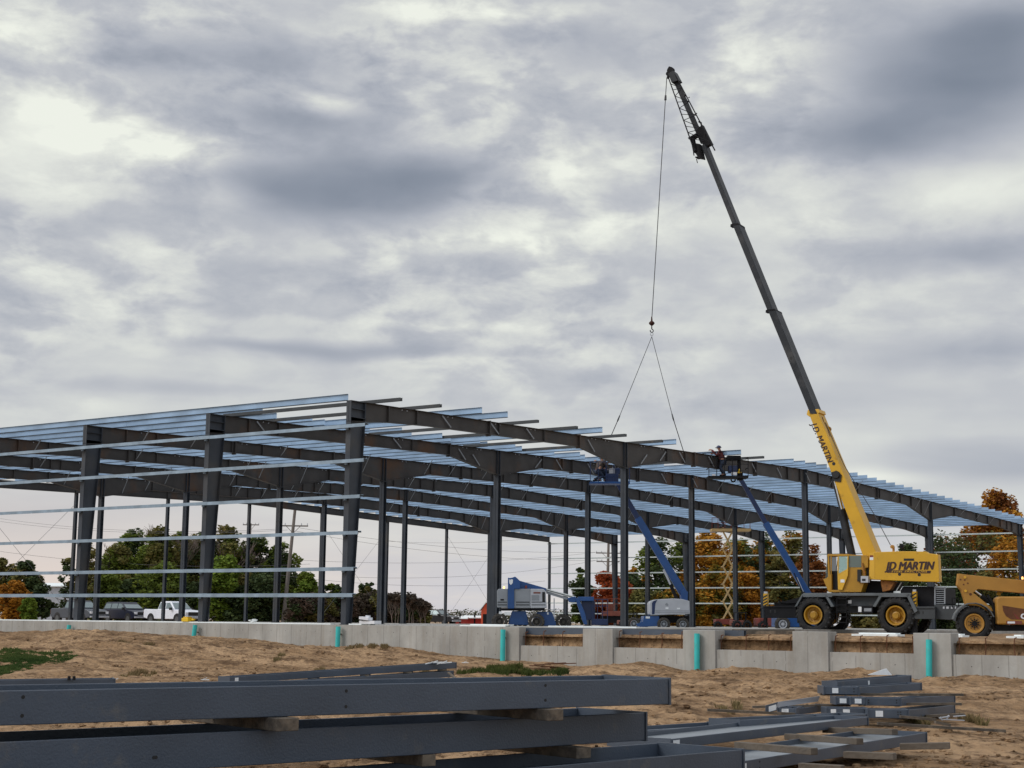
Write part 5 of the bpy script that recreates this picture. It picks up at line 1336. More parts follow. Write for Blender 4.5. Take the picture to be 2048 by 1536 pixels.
for x, y, w_, k1, lb in [(440, 1108, 100, 'bright', 'bright green bushy tree low in front of the big clump'), (205, 1150, 80, 'green', 'low green bushy tree behind the grey pickup'), (318, 1125, 110, 'green', 'green bushy tree in front of the clump over the navy suv'), (520, 1140, 90, 'dark', 'dark bushy tree left of the utility pole foot'), (265, 1160, 90, 'dark', 'dark low bushy tree right behind the grey pickup'), (385, 1165, 90, 'dark', 'dark low bushy tree behind the white pickup'), (480, 1170, 90, 'dark', 'dark low bushy tree right of the white pickup')]:
    tree('bushy_tree', x, y, w_, 168, k1, lb, 'tree', dens=1.9, low=.04)
bare('bare_tree', 352, 1006, 60, 185, 'bare pale twigs rising above the big green clump', seed=3)
bare('bare_tree', 205, 1040, 50, 185, 'bare tree with thin twigs above the left end of the green clump', seed=5)
bare('bare_tree', 470, 1030, 50, 188, 'bare reddish twigs above the brown topped tree', seed=9)
tree('broadleaf_tree', 612, 1142, 60, 172, 'green', 'round green tree right of the utility pole', dens=1.7, leafk2='bright', low=.05)
tree('broadleaf_tree', 665, 1164, 48, 176, 'dark', 'small dark green tree left of the corner steel column', dens=1.4, leafk2='green')
tree('broadleaf_tree', 733, 1160, 48, 180, 'dark', 'small dark tree with rounded top just right of the corner column', dens=1.3, leafk2='olive')
for i, (x, y, w_, lb) in enumerate([(590, 1186, 60, 'behind the utility pole foot'), (640, 1184, 64, 'left of the corner steel column'), (690, 1190, 60, 'behind the corner steel column'), (745, 1186, 64, 'under the small dark tree'), (795, 1192, 58, 'between the paired columns'), (838, 1208, 48, 'at the right end of the row')]):
    tree('shrub', x, y, w_*1.25, 160+i*2, 'brush', 'reddish brown shrub '+lb, 'shrub', 'reddish shrubs in a row behind the wall', dens=1.7, low=.02, leafk2='olive' if i % 2 else 'dark')
for i, (x, y) in enumerate([(790, 1168), (822, 1172), (846, 1190)]):
    bare('sapling', x, y, 20, 150, ['thin sapling with sparse leaves left of the third inner column', 'thin leggy sapling right of the third inner column', 'small thin sapling near the black pickup'][i], seed=20+i, leaf='brush')
# far wood
mb = MB(); rnd = random.Random(4)
for x in range(-160, 2300, 5):
    yt = 1218+6*math.sin(x*.021)+4*math.sin(x*.057+1)+rnd.uniform(-2, 2)
    c = ground_at(x, 520, -.3); H = (1250-yt)*520/FPX
    leaves(mb, c+Z*H*.45, (1.3, 4, H*.48), 60, .42, rnd)
tag(mb.build('distant_woods', LM['far'], None), 'hazy green line of distant woods on the horizon', 'woods', None, 'stuff')
# right group
tree('broadleaf_tree', 1163, 1134, 51, 172, 'dark', 'small dark green tree between two inner columns left of the red tree', dens=1.2, leafk2='green', low=.05)
tree('maple_tree', 1216, 1141, 99, 175, 'red', 'bright red orange round tree behind the steel pole', dens=2.2, low=.05)
tree('broadleaf_tree', 1262, 1132, 76, 182, 'orange', 'orange yellow tree right of the red tree', dens=1.6, leafk2='olive', low=.05)
tree('broadleaf_tree', 1312, 1076, 117, 178, 'dark', 'tall dark green tree beside the middle lift arm, spiky left side', dens=1.7, leafk2='green', gap=.1, low=.05)
tree('broadleaf_tree', 1360, 1084, 89, 186, 'dark', 'tall dark tree behind the column right of the blue arm', dens=1.5, leafk2='green', low=.05)
tree('maple_tree', 1420, 1060, 115, 182, 'orange', 'tall orange tree left of the tall scissor lift', dens=1.9, leafk2='mixed', low=.05, gap=.05)
tree('maple_tree', 1478, 1070, 107, 188, 'mixed', 'green and orange tree just right of the tall scissor lift', dens=1.7, leafk2='green', low=.05, gap=.05)
tree('maple_tree', 1535, 1066, 115, 184, 'mixed', 'half turned green tree behind the upper part of the right blue arm', dens=1.7, leafk2='dark', low=.05, gap=.06)
tree('maple_tree', 1590, 1055, 107, 186, 'orange', 'orange topped tree left of the column beside the cab', dens=1.5, leafk2='olive', gap=.1, low=.05)
tree('maple_tree', 1632, 1075, 81, 180, 'rusty', 'sparse rust brown tree beside the crane cab with sky gaps', dens=.9, gap=.2, low=.05)
tree('maple_tree', 1692, 1105, 56, 184, 'mixed', 'small turning tree behind the crane cab roof', dens=1.0, gap=.1)
for x, y, w_, k1, lb in [(1445, 1100, 84, 'mixed', 'golden green tree behind the scissor arms, half height'), (1560, 1100, 84, 'olive', 'olive tree behind the middle of the right blue arm'), (1290, 1180, 90, 'olive', 'olive shrub under the tall dark tree'), (1350, 1175, 80, 'mixed', 'turning shrub behind the grey engine cover'), (1405, 1165, 80, 'mixed', 'golden green shrub left of the tall scissor lift foot'), (1500, 1130, 66, 'orange', 'bright orange small maple between two right columns'), (1455, 1175, 80, 'olive', 'olive shrub behind the scissor arms'), (1530, 1180, 80, 'orange', 'orange shrub behind the striped front post of the crane'), (1580, 1165, 70, 'dark', 'dark green shrub behind the foot of the right blue arm'), (1640, 1120, 60, 'rusty', 'rust brown small tree left of the crane cab'), (1735, 1200, 80, 'olive', 'olive scrub seen between the crane wheels')]:
    tree('shrub', x, y, w_, 166, k1, lb, 'shrub', dens=1.7, low=.02)
tree('broadleaf_tree', 1890, 1062, 153, 150, 'dark', 'big dark tree with sky gaps right of the crane side box', dens=1.25, gap=.1, low=.04, leafk2='dark')
tree('broadleaf_tree', 1820, 1082, 84, 160, 'dark', 'dark leaves showing above the crane side box', dens=.9, gap=.3, low=.5)
tree('maple_tree', 1945, 1050, 170, 158, 'rusty', 'rust brown tree under the roof edge at right', dens=1.6, leafk2='olive', low=.05)
tree('maple_tree', 2003, 974, 118, 170, 'orange', 'tallest orange maple, its crown rising above the purlins at right', dens=2.0, leafk2='rusty', low=.55)
tree('maple_tree', 2030, 1066, 128, 150, 'mixed', 'golden green tree at the right edge above the amber handler', dens=1.7, leafk2='orange', low=.03)
for x, y, w_, k1, lb in [(1905, 1150, 90, 'dark', 'dark shrub behind the crane bumper'), (1965, 1140, 90, 'olive', 'olive shrub behind the handler boom'), (2040, 1160, 90, 'dark', 'dark shrub at the right edge behind the handler cover'), (1850, 1165, 60, 'dark', 'dark shrub behind the crane engine hood'), (1790, 1215, 90, 'olive', 'low olive scrub behind the crane rear wheel')]:
    tree('shrub', x, y, w_, 142, k1, lb, 'shrub', dens=1.7, low=.02)

# ------------------------------------------------------------------ poles and power lines
def pole(px, yt, d_, label, arms, r_=.17, lean=0):
    base = ground_at(px, d_, -.3); H = (1245-yt)*d_/FPX+.4
    t = thing('utility_pole', base, label, 'utility pole', 'utility poles with crossarms')
    tp = base+Z*H+R*lean
    mb = MB(); mb.tube(base, tp, r_*1.25, r_*.8, 12); mb.build('post', M['pole'], t)
    for y, w_ in arms:
        z_ = (1245-y)*d_/FPX+.4; c = base+(tp-base)*(z_/H)
        mb = MB(); mb.bar(c-R*w_, c+R*w_, .12, .14); mb.tube(c-Z*.8, c-R*w_*.5, .03, .03, 5); mb.tube(c-Z*.8, c+R*w_*.5, .03, .03, 5); mb.build('crossarm', M['pole'], t)
        for q in (-.95, -.55, .55, .95):
            mb = MB(); p = c+R*w_*q; mb.tube(p+Z*.05, p+Z*.3, .05, .04, 8); mb.build('insulator', M['lgrey'], t)
    return t
pole(566, 1012, 168, 'leaning grey utility pole behind the fourth inner column', [(1056, 1.6)], .19, .95)
pole(1213, 1062, 215, 'brown utility pole with two crossarms in front of the red tree', [(1104, 1.7), (1121, 1.6)], .2, .3)
pole(495, 1052, 230, 'thin distant pole at the right end of the big green clump', [(1055, 1.2)], .1)
wires = [((-20, 1034, 200), (560, 1058, 168), 'upper wire of the left group'), ((-20, 1040, 200), (575, 1060, 168), 'second wire of the left group'), ((-20, 1100, 180), (620, 1128, 180), 'low wire crossing the left trees'),
         ((600, 1056, 168), (1212, 1104, 215), 'wire running from the leaning pole to the brown pole'), ((590, 1062, 168), (1205, 1121, 215), 'lower wire between the two poles'),
         ((560, 1118, 190), (1190, 1105, 215), 'flat wire left of the brown pole'), ((700, 1154, 190), (1192, 1121, 215), 'wire rising to the lower crossarm'), ((560, 1150, 185), (1090, 1162, 190), 'lowest wire in the open gap'), ((1230, 1121, 215), (1300, 1124, 230), 'short wire right of the brown pole'), ((770, 1082, 230), (1190, 1060, 230), 'high wire near the far end frame')]
for a_, b_, lb in wires:
    p, q = at(*a_), at(*b_); n_ = 14; pts = []
    for i in range(n_+1):
        u = i/n_; c = p+(q-p)*u; c.z -= .9*4*u*(1-u); pts.append(c)
    mb = MB(); mb.path(pts, .015, 4); solo(mb, 'power_line', M['pline'], 'thin sagging power line, '+lb, 'power line', 'power lines')
mb = MB(); a = at(390, 1242, 130); 
mb = MB(); p = ground_at(417, 135, -.3); mb.tube(p, p+Z*1.7, .035, .035, 6); solo(mb, 'marker_stake', M['lgrey'], 'thin pale marker stake standing right of the white pickup', 'stake')
p = ground_at(1108, 112, -.2); mb = MB(); mb.tube(p, p+Z*2.1, .04, .04, 6); mb.bar(p+Z*1.3-R*.4, p+Z*1.3+R*.4, .04, .04); solo(mb, 'marker_stake', M['lgrey'], 'thin pale post with a crossbar behind the lowered blue lift', 'stake')

# ------------------------------------------------------------------ foreground steel
def zpt(px, py, z): return onax(px, py, 2, z)
def lying(name, a, b, away, web, fl, label, group=None, ext=0., tags=(), holes=(), endp=True, matk='beam', cat='steel beam', wz=.0):
    """built-up I section lying on its side; a,b = ends of the near flange top edge; web runs away from it"""
    d = (b-a).normalized(); a = a-d*ext; aw = V(away); aw = (aw-d*aw.dot(d)); aw.z = 0; aw.normalize()
    base = (a+b)/2+aw*web/2-Z*fl
    t = thing(name, base, label, cat, group)
    def plate(p, q, off, z0, z1, th):
        mb_ = [p+aw*off, q+aw*off]; return [mb_[0]+Z*z0, mb_[1]+Z*z0, mb_[1]+aw*th+Z*z0, mb_[0]+aw*th+Z*z0, mb_[0]+Z*z1, mb_[1]+Z*z1, mb_[1]+aw*th+Z*z1, mb_[0]+aw*th+Z*z1]
    mb = MB(); mb.hexa(plate(a, b, 0, -fl, 0, .016)); mb.build('flange', M[matk], t, bevel=.006)
    mb = MB(); mb.hexa(plate(a, b, web-.016, -fl, 0, .016)); mb.build('flange', M[matk], t, bevel=.006)
    mb = MB(); mb.hexa(plate(a, b, .016, -fl/2-.004, -fl/2+.004, web-.032)); mb.build('web', M['bweb_skylit' if name == 'wide_beam' else matk], t)
    if endp:
        for e in (b, a):
            mb = MB(); s_ = 1 if e is b else -1
            q = e+d*.001*s_; mb.hexa([q-aw*.01-Z*(fl+.006), q+d*.02*s_-aw*.01-Z*(fl+.006), q+d*.02*s_+aw*(web+.01)-Z*(fl+.006), q+aw*(web+.01)-Z*(fl+.006), q-aw*.01+Z*.006, q+d*.02*s_-aw*.01+Z*.006, q+d*.02*s_+aw*(web+.01)+Z*.006, q+aw*(web+.01)+Z*.006]); mb.build('end_plate', M[matk], t)
    for (hx, hz) in holes:
        p = a+d*hx-Z*hz-aw*.0015; mb = MB(); mb.tube(p, p+aw*.004, .012, .012, 10); mb.build('bolt_hole', M['black'], t)
    for tx, tw, th_ in tags:
        p = a+d*tx-aw*.004-Z*(fl*.5+th_/2); mb = MB(); mb.prism([p, p+d*tw, p+d*tw+Z*th_, p+Z*th_], -aw*.002); mb.build('paper_tag', M['paper'], t)
    return t
def timber(a, b, w_, h_, label, matk='wood', group='timber dunnage under the steel beams'):
    mb = MB(); mb.bar(a, b, w_, h_); o = solo(mb, 'timber_block', M[matk], label, 'timber', group, bevel=.006); return o
# big stack, three layers
A1, B1 = zpt(0, 1381.5, -.283), zpt(1337, 1357, -.283)
d1 = (B1-A1).normalized(); aw = Z.cross(d1); aw = aw if aw.dot(FH) > 0 else -aw
L1 = (B1-A1).length+4
def hol(px, py, A, B, z, ext):  # hole at a pixel -> (distance along, down)
    p = zpt(px, py, z); return ((p-A).dot((B-A).normalized())+ext)
lying('tapered_beam', A1, B1, aw, .81, .205, 'top slate grey beam of the nearest stack, longest, reaching across the photo', 'large grey beams in the nearest stack', 4, (), [(hol(88, 1385, A1, B1, -.283, 4), .04), (hol(88, 1385, A1, B1, -.283, 4), .15), (hol(667, 1367, A1, B1, -.283, 4), .045), (hol(667, 1367, A1, B1, -.283, 4), .15), (hol(1082, 1361, A1, B1, -.283, 4), .035), (hol(1082, 1361, A1, B1, -.283, 4), .145)])
A2, B2 = zpt(0, 1484, -.578), zpt(1290, 1425, -.578)
d2 = (B2-A2).normalized()
lying('tapered_beam', A2, B2, aw, .80, .228, 'second grey beam in the nearest stack, under the longest one', 'large grey beams in the nearest stack', 4, (), [(hol(311, 1470, A2, B2, -.578, 4), .14), (hol(317, 1470, A2, B2, -.578, 4), .14)])
B3 = zpt(1485, 1499, -.895); A3 = zpt(1158, 1527, -.895)
lying('tapered_beam', A3, B3, aw, .93, .23, 'third grey beam at the bottom of the nearest stack with its right end showing', 'large grey beams in the nearest stack', 9, (), [(hol(1250, 1521, A3, B3, -.895, 9), .07)])
def cross(px, A, B, z, l0, l1, w_, h_, label):
    # timber crossing the stack at column px, just below level z
    lo = zpt(px, 1245+ (0.152-z)/1, z) if False else None
    t0, t1 = 0., 1.
    d_ = B-A
    for _ in range(40):
        tm = (t0+t1)/2; P = A+d_*tm-CAM; x = 1024+FPX*P.dot(XC)/P.dot(F)
        if x < px: t0 = tm
        else: t1 = tm
    P = A+d_*t0; P.z = z-h_/2-.002
    return timber(P-aw*l0, P+aw*l1, w_, h_, label)
zt1, zt2 = -.283-.205, -.578-.228
cross(560, A1, B1, zt1, .12, 1.6, .17, .085, 'thick square timber block between the top two beams, left one')
cross(1092, A1, B1, zt1, .12, 1.6, .15, .085, 'thick square timber block between the top two beams, right one')
cross(1135, A2, B2, zt2, .20, 1.5, .15, .085, 'timber block between the second and third beam')
cross(860, A2, B2, zt2, .0, .9, .12, .085, 'pale short timber block low between the lower beams')
for q in range(2):
    P = A3+(B3-A3)*(-.6+1.1*q); P.z = -1.22; timber(P-aw*.1, P+aw*1.3, .16, .16, 'square timber under the third beam of the nearest stack, '+('left' if q == 0 else 'right')+' one')
for q in range(2):
    P = A3+(B3-A3)*(-.6+1.1*q); P.z = -1.385; timber(P-aw*.1+d1*.0, P+aw*1.3, .20, .165, 'bottom square timber on the soil under the nearest stack, '+('left' if q == 0 else 'right')+' one')
# beams lying further out on the soil
def gy(px, d_): p = at(px, 1245, d_); return zg(p.x, p.y)
a = at(-60, 1361, 27); b = at(229, 1357.5, 27.8)
lying('tapered_beam', a, b, FH, .5, .15, 'grey beam at the far left behind the nearest stack with two bolts on its top edge', None, 3)
mb = MB()
for px in (138, 148): p = at(px, 1358, 27.5); mb.tube(p-Z*.02, p+Z*.05, .03, .025, 8)
solo(mb, 'bolts', M['dark'], 'two dark bolts standing on the far left beam edge', 'bolt')
a = at(461, 1354, 36); b = at(912, 1325, 41); 
lying('tapered_beam', a, b, FH, .45, .15, 'grey beam raised on blocks in the middle, its right end tilted up', None, 0, [(.12, .10, .1)], ())
a2 = at(560, 1364, 36.2); b2 = at(906, 1342, 40.6)
lying('tapered_beam', a2, b2, FH, .4, .15, 'lower grey beam lying right under the raised middle beam', None, 0)
for q, px in enumerate((612, 715, 805, 880)):
    u = (px-461)/451; p = a+(b-a)*u; p.z -= .175; timber(p-FH*.03, p+FH*.5, .22, .04, 'small dark timber spacer between the two middle beams, '+['first', 'second', 'third', 'fourth'][q]+' from the left')
mb = MB(); p = at(870, 1328, 40.4); 
for q in range(5): mb.bar(p+R*(-.25+.1*q)+Z*.02*(q % 3), p+R*(-.05+.12*q)+Z*(.05+.03*(q % 2)), .16, .02)
solo(mb, 'paper_scrap', M['paper'], 'crumpled white sheet on the raised middle beam near its right end', 'debris')
mb = MB(); p = at(897, 1345, 39); q_ = at(912, 1358, 38.4); mb.bar(p, q_, .06, .03); solo(mb, 'wood_strip', M['woodl'], 'short pale wood strip leaning off the middle beams', 'plank')

# right piles
def px_beam(name, x0, y0, d0, x1, y1, d1_, fl, web, label, tags=(), group=None, awv=None, holes=()):
    k = .87 if name == 'short_beam' else .835
    d0 *= k; d1_ *= k; fl *= (.87 if k == .87 else .66); web *= k
    tags = [(a_*k, b_*.87, c_*(.87 if k == .87 else .85)) for a_, b_, c_ in tags]; holes = [(a_*k, b_*.8) for a_, b_ in holes]
    return lying(name, at(x0, y0, d0), at(x1, y1, d1_), awv or FH, web, fl, label, group, 0, tags, holes)
G1 = 'short grey beams in the right hand pile'
px_beam('short_beam', 1675, 1363, 31.5, 1821, 1351, 33.5, .15, .35, 'topmost short grey beam of the right pile, slightly tilted', [(.98*1.15, .06, .08)], G1)
px_beam('short_beam', 1649, 1373, 31, 1716, 1374, 31, .15, .6, 'short beam second from the top of the right pile with a square white tag', [(.15, .12, .1)], G1, holes=[(.58, .04), (.58, .1)])
px_beam('short_beam', 1716, 1374.5, 31.1, 1842, 1366, 33, .15, .35, 'short beam right of the square white tag, second layer of the right pile', (), G1)
px_beam('short_beam', 1673, 1394, 30.3, 1700, 1394.5, 30.3, .14, .5, 'stubby beam end with a white tag, third layer of the right pile, left one', [(.06, .13, .09)], G1)
px_beam('short_beam', 1703, 1394.5, 30.2, 1731, 1395, 30.2, .14, .5, 'stubby beam end with a white tag, third layer of the right pile, second one', [(.06, .13, .09)], G1)
px_beam('short_beam', 1731, 1395.5, 30.4, 1800, 1396, 30.4, .15, .5, 'plain beam face in the middle of the third layer of the right pile', (), G1, holes=[(.06, .05), (.06, .1), (.6, .05), (.6, .1)])
px_beam('short_beam', 1800, 1396.5, 30.5, 1909, 1390, 33, .15, .4, 'beam at the right end of the third layer of the right pile', (), G1)
px_beam('short_beam', 1655, 1415.5, 29.6, 1735, 1416.5, 29.6, .15, .5, 'bottom beam of the right pile with two white tags', [(.06, .1, .1), (.29, .13, .1)], G1, holes=[(.7, .05), (.7, .1)])
px_beam('short_beam', 1737, 1418.5, 29.4, 1815, 1419.5, 29.4, .16, .5, 'bottom beam of the right pile with one white tag near its left end', [(.13, .14, .11)], G1, holes=[(.55, .05), (.55, .1), (.6, .05), (.6, .1)])
px_beam('short_beam', 1815, 1420, 29.5, 1909, 1410, 32.5, .16, .4, 'bottom beam at the right end of the right pile', (), G1)
px_beam('short_beam', 1557, 1416, 29.5, 1590, 1417, 29.4, .12, .9, 'low beam with a white tag left of the right pile', [(.06, .13, .1)], None)
px_beam('short_beam', 1590, 1417.5, 29.5, 1660, 1409, 31.5, .12, .3, 'low plain beam running back behind the tagged beam end', (), None)
# the tilted channel with a pale face
a = at(1531, 1411, 25.49); b = at(1556, 1404, 25.58); c = at(1640, 1392, 26.97); e = at(1636, 1403, 26.97)
mb = MB(); t = thing('angled_channel', (a+c)/2-Z*.2, 'small tilted channel with a pale grey face, leftmost of the right pile', 'steel channel')
mb.prism([a, b, b-Z*.13, a-Z*.12], FH*.03); mb.build('end_plate', M['beam'], t)
mb = MB(); mb.prism([b, c, e, at(1553, 1415, 25.53)], FH*.02); mb.build('face', M['lgrey'], t)
mb = MB(); p0 = a+(b-a)*.25-Z*.03-FH*.004; mb.prism([p0, p0+(b-a)*.6, p0+(b-a)*.6-Z*.085, p0-Z*.085], -FH*.003); mb.build('paper_tag', M['paper'], t)
for i, (x0, y0, x1, y1, d_, lb) in enumerate([(1640, 1388.5, 1926, 1389.5, 31.2, 'long plank across the pile under the second layer'), (1505, 1414, 1700, 1410, 30.8, 'dark plank behind the tilted channel'), (1415, 1420, 1590, 1428, 29.3, 'plank lying on the soil left of the tagged beams'), (1720, 1408, 1922, 1408, 30.8, 'plank under the third layer of the right pile'), (1800, 1433, 1870, 1439, 29, 'plank under the right end of the pile'), (1850, 1432, 1928, 1429, 30.5, 'plank on the soil right of the pile'), (1755, 1447, 2010, 1462, 27.5, 'long dark plank lying on the soil right of the middle frames'), (1870, 1444, 1900, 1450, 28, 'thin scrap of wood right of the pile')]):
    a = at(x0, y0, d_*.87); b = at(x1, y1, d_*.87); mb = MB(); mb.bar(a, b, .10, .04); solo(mb, 'plank', M['woodl' if i % 2 else 'wood'], lb, 'plank', 'loose planks around the right pile')
mb = MB(); p = at(1905, 1442, 24.36)
for q in range(6): mb.bar(p+R*random.uniform(-.2, .2)+Z*random.uniform(0, .08), p+R*random.uniform(-.25, .3)+Z*random.uniform(0, .1), .05, .012)
solo(mb, 'strap_scraps', M['lgrey'], 'tangle of pale strapping on the soil right of the pile', 'debris')
mb = MB(); p = at(1768, 1350, 29.14); mb.prism([p-R*.3, p+R*.15, p+R*.05+Z*.12, p-R*.02+Z*.1], FH*.03); solo(mb, 'paper_scrap', M['paper'], 'small white scrap behind the topmost beam of the right pile', 'debris')
mb = MB(); 
for x, y in ((232, 1342), (930, 1299), (410, 1336), (1365, 1305)):
    p = at(x, y, 40 if y > 1320 else 52); z_ = zg(p.x, p.y)
    # put it on the soil below that line of sight
    mb = MB(); q_ = V((p.x, p.y, z_+.02)); mb.bar(q_-R*.1, q_+R*.12, .08, .02); mb.bar(q_-R*.02+Z*.02, q_+R*.06+Z*.05, .07, .012)
    solo(mb, 'litter_scrap', M['paper'], 'tiny white scrap on the soil '+{232: 'by the grass patch at left', 930: 'near the wall left of the fourth pipe', 410: 'in the middle of the left slope', 1365: 'near the second pier'}[x], 'debris')

# middle right frames lying on timbers
G2 = 'large grey beams laid flat on timbers at right'
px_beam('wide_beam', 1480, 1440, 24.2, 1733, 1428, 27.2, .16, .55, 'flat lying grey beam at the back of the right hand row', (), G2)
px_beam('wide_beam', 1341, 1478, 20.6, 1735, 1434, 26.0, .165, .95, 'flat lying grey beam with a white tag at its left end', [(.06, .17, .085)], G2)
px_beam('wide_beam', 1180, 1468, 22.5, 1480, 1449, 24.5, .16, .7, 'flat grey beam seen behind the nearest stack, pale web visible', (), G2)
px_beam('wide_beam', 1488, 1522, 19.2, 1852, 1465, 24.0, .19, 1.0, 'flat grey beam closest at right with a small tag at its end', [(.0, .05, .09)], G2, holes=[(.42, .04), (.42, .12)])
for (x0, y0, d0, x1, y1, d1_, lb) in [(1475, 1489, 20.8, 1629, 1502, 19.6, 'front timber across the flat beams, left one'), (1575, 1472, 23.2, 1720, 1482, 21.6, 'middle timber across the flat beams'), (1650, 1459, 25, 1790, 1463, 23.6, 'back timber across the flat beams, right one'), (1600, 1532, 19.3, 1686, 1537, 19.0, 'timber under the closest flat beam, bottom of the photo'), (1690, 1508, 20.6, 1790, 1512, 20.2, 'timber end on the soil in front of the flat beams'), (1800, 1492, 21.8, 1900, 1490, 21.6, 'timber end at the right under the closest flat beam'), (1330, 1492, 20.9, 1346, 1492, 20.7, 'short timber end left of the white tag')]:
    timber(at(x0, y0+1, d0*.83), at(x1, y1+1, d1_*.83), .10, .072, lb, 'woodl')
# bright sky-lit bands on the flat beams are painted by the web colour
for x0, y0, d0, x1, y1, d1_, lb in [(1420, 1473, 21.9, 1520, 1459, 22.7, 'left'), (1545, 1452, 23.8, 1690, 1436, 26.0, 'right')]:
    pass

# ------------------------------------------------------------------ soil details
rnd = random.Random(11)
mb = MB()
def clod(mb, c, s_):
    vs = []; n_ = 6
    for j, (f_, z_) in enumerate(((.55, -.3), (1., .1), (.75, .55))):
        for k in range(n_):
            a = 2*PI*k/n_+j*.4; r_ = s_*f_*rnd.uniform(.7, 1.2); vs.append(c+V((r_*math.cos(a), r_*math.sin(a), s_*z_*rnd.uniform(.8, 1.2))))
    vs.append(c+V((0, 0, s_*.75)))
    fs = [(j*n_+k, j*n_+(k+1) % n_, (j+1)*n_+(k+1) % n_, (j+1)*n_+k) for j in range(2) for k in range(n_)]+[(2*n_+k, 2*n_+(k+1) % n_, 3*n_) for k in range(n_)]
    mb.add(vs, fs)
for i in range(15000):
    d_ = 15+45*rnd.random()**1.1; u = rnd.uniform(-.36, .36)
    P = CAM+FH*d_+R*u*d_
    if P.y > -.5: continue
    den = fbm(P.x*.25, P.y*.25, 5, 3)
    if den < rnd.uniform(-.3, .3): continue
    clod(mb, V((P.x, P.y, zg(P.x, P.y))), rnd.choice((.012, .018, .025, .035, .05, .018))*rnd.uniform(.8, 1.5))
tag(mb.build('soil_clods', M['dirt'], None), 'scattered clods and lumps of the sandy soil', 'soil', None, 'stuff')
def blades(name, pts, n, h, matk, label, spread):
    mb = MB()
    for _ in range(n):
        x, y, d_ = rnd.choice(pts); 
        P = at(x+rnd.uniform(-1, 1)*spread[0], 1300, d_); q = V((P.x, P.y, 0))+FH*rnd.uniform(-1, 1)*spread[1]
        if q.y > -.45: continue
        dens = fbm(q.x*.9, q.y*.9, 8, 3)
        if dens < (rnd.uniform(-.7, -.12) if name == 'grass' else rnd.uniform(-.3, .15)): continue
        q.z = zg(q.x, q.y)-.01; a = rnd.uniform(0, 6.28); hh = h*rnd.uniform(.4, 1.4)*(1+dens); w_ = .012+.01*h*4
        e = V((math.cos(a), math.sin(a), 0)); ln = V((rnd.uniform(-.5, .5), rnd.uniform(-.5, .5), 1))*hh
        i = len(mb.v); mb.v += [tuple(q-e*w_), tuple(q+e*w_), tuple(q+ln*.6+e*w_*.8), tuple(q+ln)]; mb.f.append((i, i+1, i+2, i+3)); mb.m.append(0)
    return tag(mb.build(name, LM[matk], None), label, 'grass', None, 'stuff')
# ground distance at which a soil pixel lies
def gd(px, py):
    d_ = 12.
    while d_ < 75:
        p = at(px, py, d_)
        if p.z <= zg(p.x, min(p.y, -.36), False): return d_
        d_ *= 1.004
    return d_
gp = []
for (x, y) in [(5, 1312), (30, 1312), (60, 1314), (90, 1316), (5, 1325), (30, 1325), (60, 1326), (5, 1338), (25, 1340), (50, 1334), (118, 1320), (15, 1318), (45, 1320), (75, 1320), (105, 1314), (15, 1330), (45, 1330), (10, 1344)]: gp.append((x, y, gd(x, y)))
blades('grass', gp, 42000, .055, 'grass', 'patch of fresh green grass on the slope at the left edge', (20, 1.3))
gp = [(x, y, gd(x, y)) for x, y in [(930, 1348), (960, 1346), (990, 1342), (1010, 1340), (1030, 1345), (1060, 1350), (1085, 1352), (1000, 1350), (1120, 1352)]]
blades('weeds', gp, 11000, .13, 'weed', 'clump of dark green weeds between the middle beams and the wall', (16, .9))
gp = [(x, y, gd(x, y)) for x, y in [(640, 1346), (260, 1352), (280, 1350), (300, 1353), (745, 1296), (770, 1296), (720, 1296), (850, 1345), (1830, 1446), (1785, 1482), (1940, 1445), (1480, 1420), (1450, 1425), (590, 1300), (250, 1288), (300, 1290), (700, 1299), (560, 1320)]]
blades('weeds', gp, 5200, .09, 'dry', 'thin dry tufts scattered over the sandy soil', (7, .7))
# scrap wood and sheet beside the weeds
mb = MB(); d_ = gd(1100, 1340); c = at(1098, 1336, d_)
for q in range(7):
    p = c+R*rnd.uniform(-.5, .4)+FH*rnd.uniform(-.3, .3)+Z*(-.05+.03*q); a = rnd.uniform(-.4, .4); e = (R*math.cos(a)+FH*math.sin(a))*rnd.uniform(.3, .7)
    mb.bar(p-e, p+e+Z*rnd.uniform(-.06, .06), rnd.uniform(.08, .25), .025)
solo(mb, 'scrap_boards', M['rust'], 'rusty brown heap of scrap boards beside the green weeds', 'scrap wood')
mb = MB(); a = at(1085, 1347, d_-.5); b = at(1129, 1344, d_-.3); mb.bar(a, b, .1, .04); solo(mb, 'plank', M['wood'], 'dark plank sticking out right of the scrap heap', 'plank')
mb = MB(); a = at(975, 1353, gd(975, 1353)-.2); b = at(1065, 1353, gd(1065, 1353)-.2); mb.bar(a, b, .1, .03); solo(mb, 'plank', M['woodl'], 'thin reddish plank lying in front of the green weeds', 'plank')

# ------------------------------------------------------------------ sky and light
w = bpy.data.worlds.new('World'); sc.world = w; w.use_nodes = True
t = w.node_tree; bg = t.nodes['Background']
def lnk(a, b): t.links.new(a, b)
def inp(sock, v_):
    if hasattr(v_, 'links') or isinstance(v_, bpy.types.NodeSocket): lnk(v_, sock)
    else: sock.default_value = v_
def MA(op, a, b=None, c=None, clamp=False):
    n_ = t.nodes.new('ShaderNodeMath'); n_.operation = op; n_.use_clamp = clamp
    for i, v_ in enumerate((a, b, c)):
        if v_ is not None: inp(n_.inputs[i], v_)
    return n_.outputs[0]
def MRG(v_, a, b, c, d, smooth=False):
    n_ = t.nodes.new('ShaderNodeMapRange'); n_.interpolation_type = 'SMOOTHSTEP' if smooth else 'LINEAR'
    for i, q in enumerate((v_, a, b, c, d)): inp(n_.inputs[i], q)
    return n_.outputs[0]
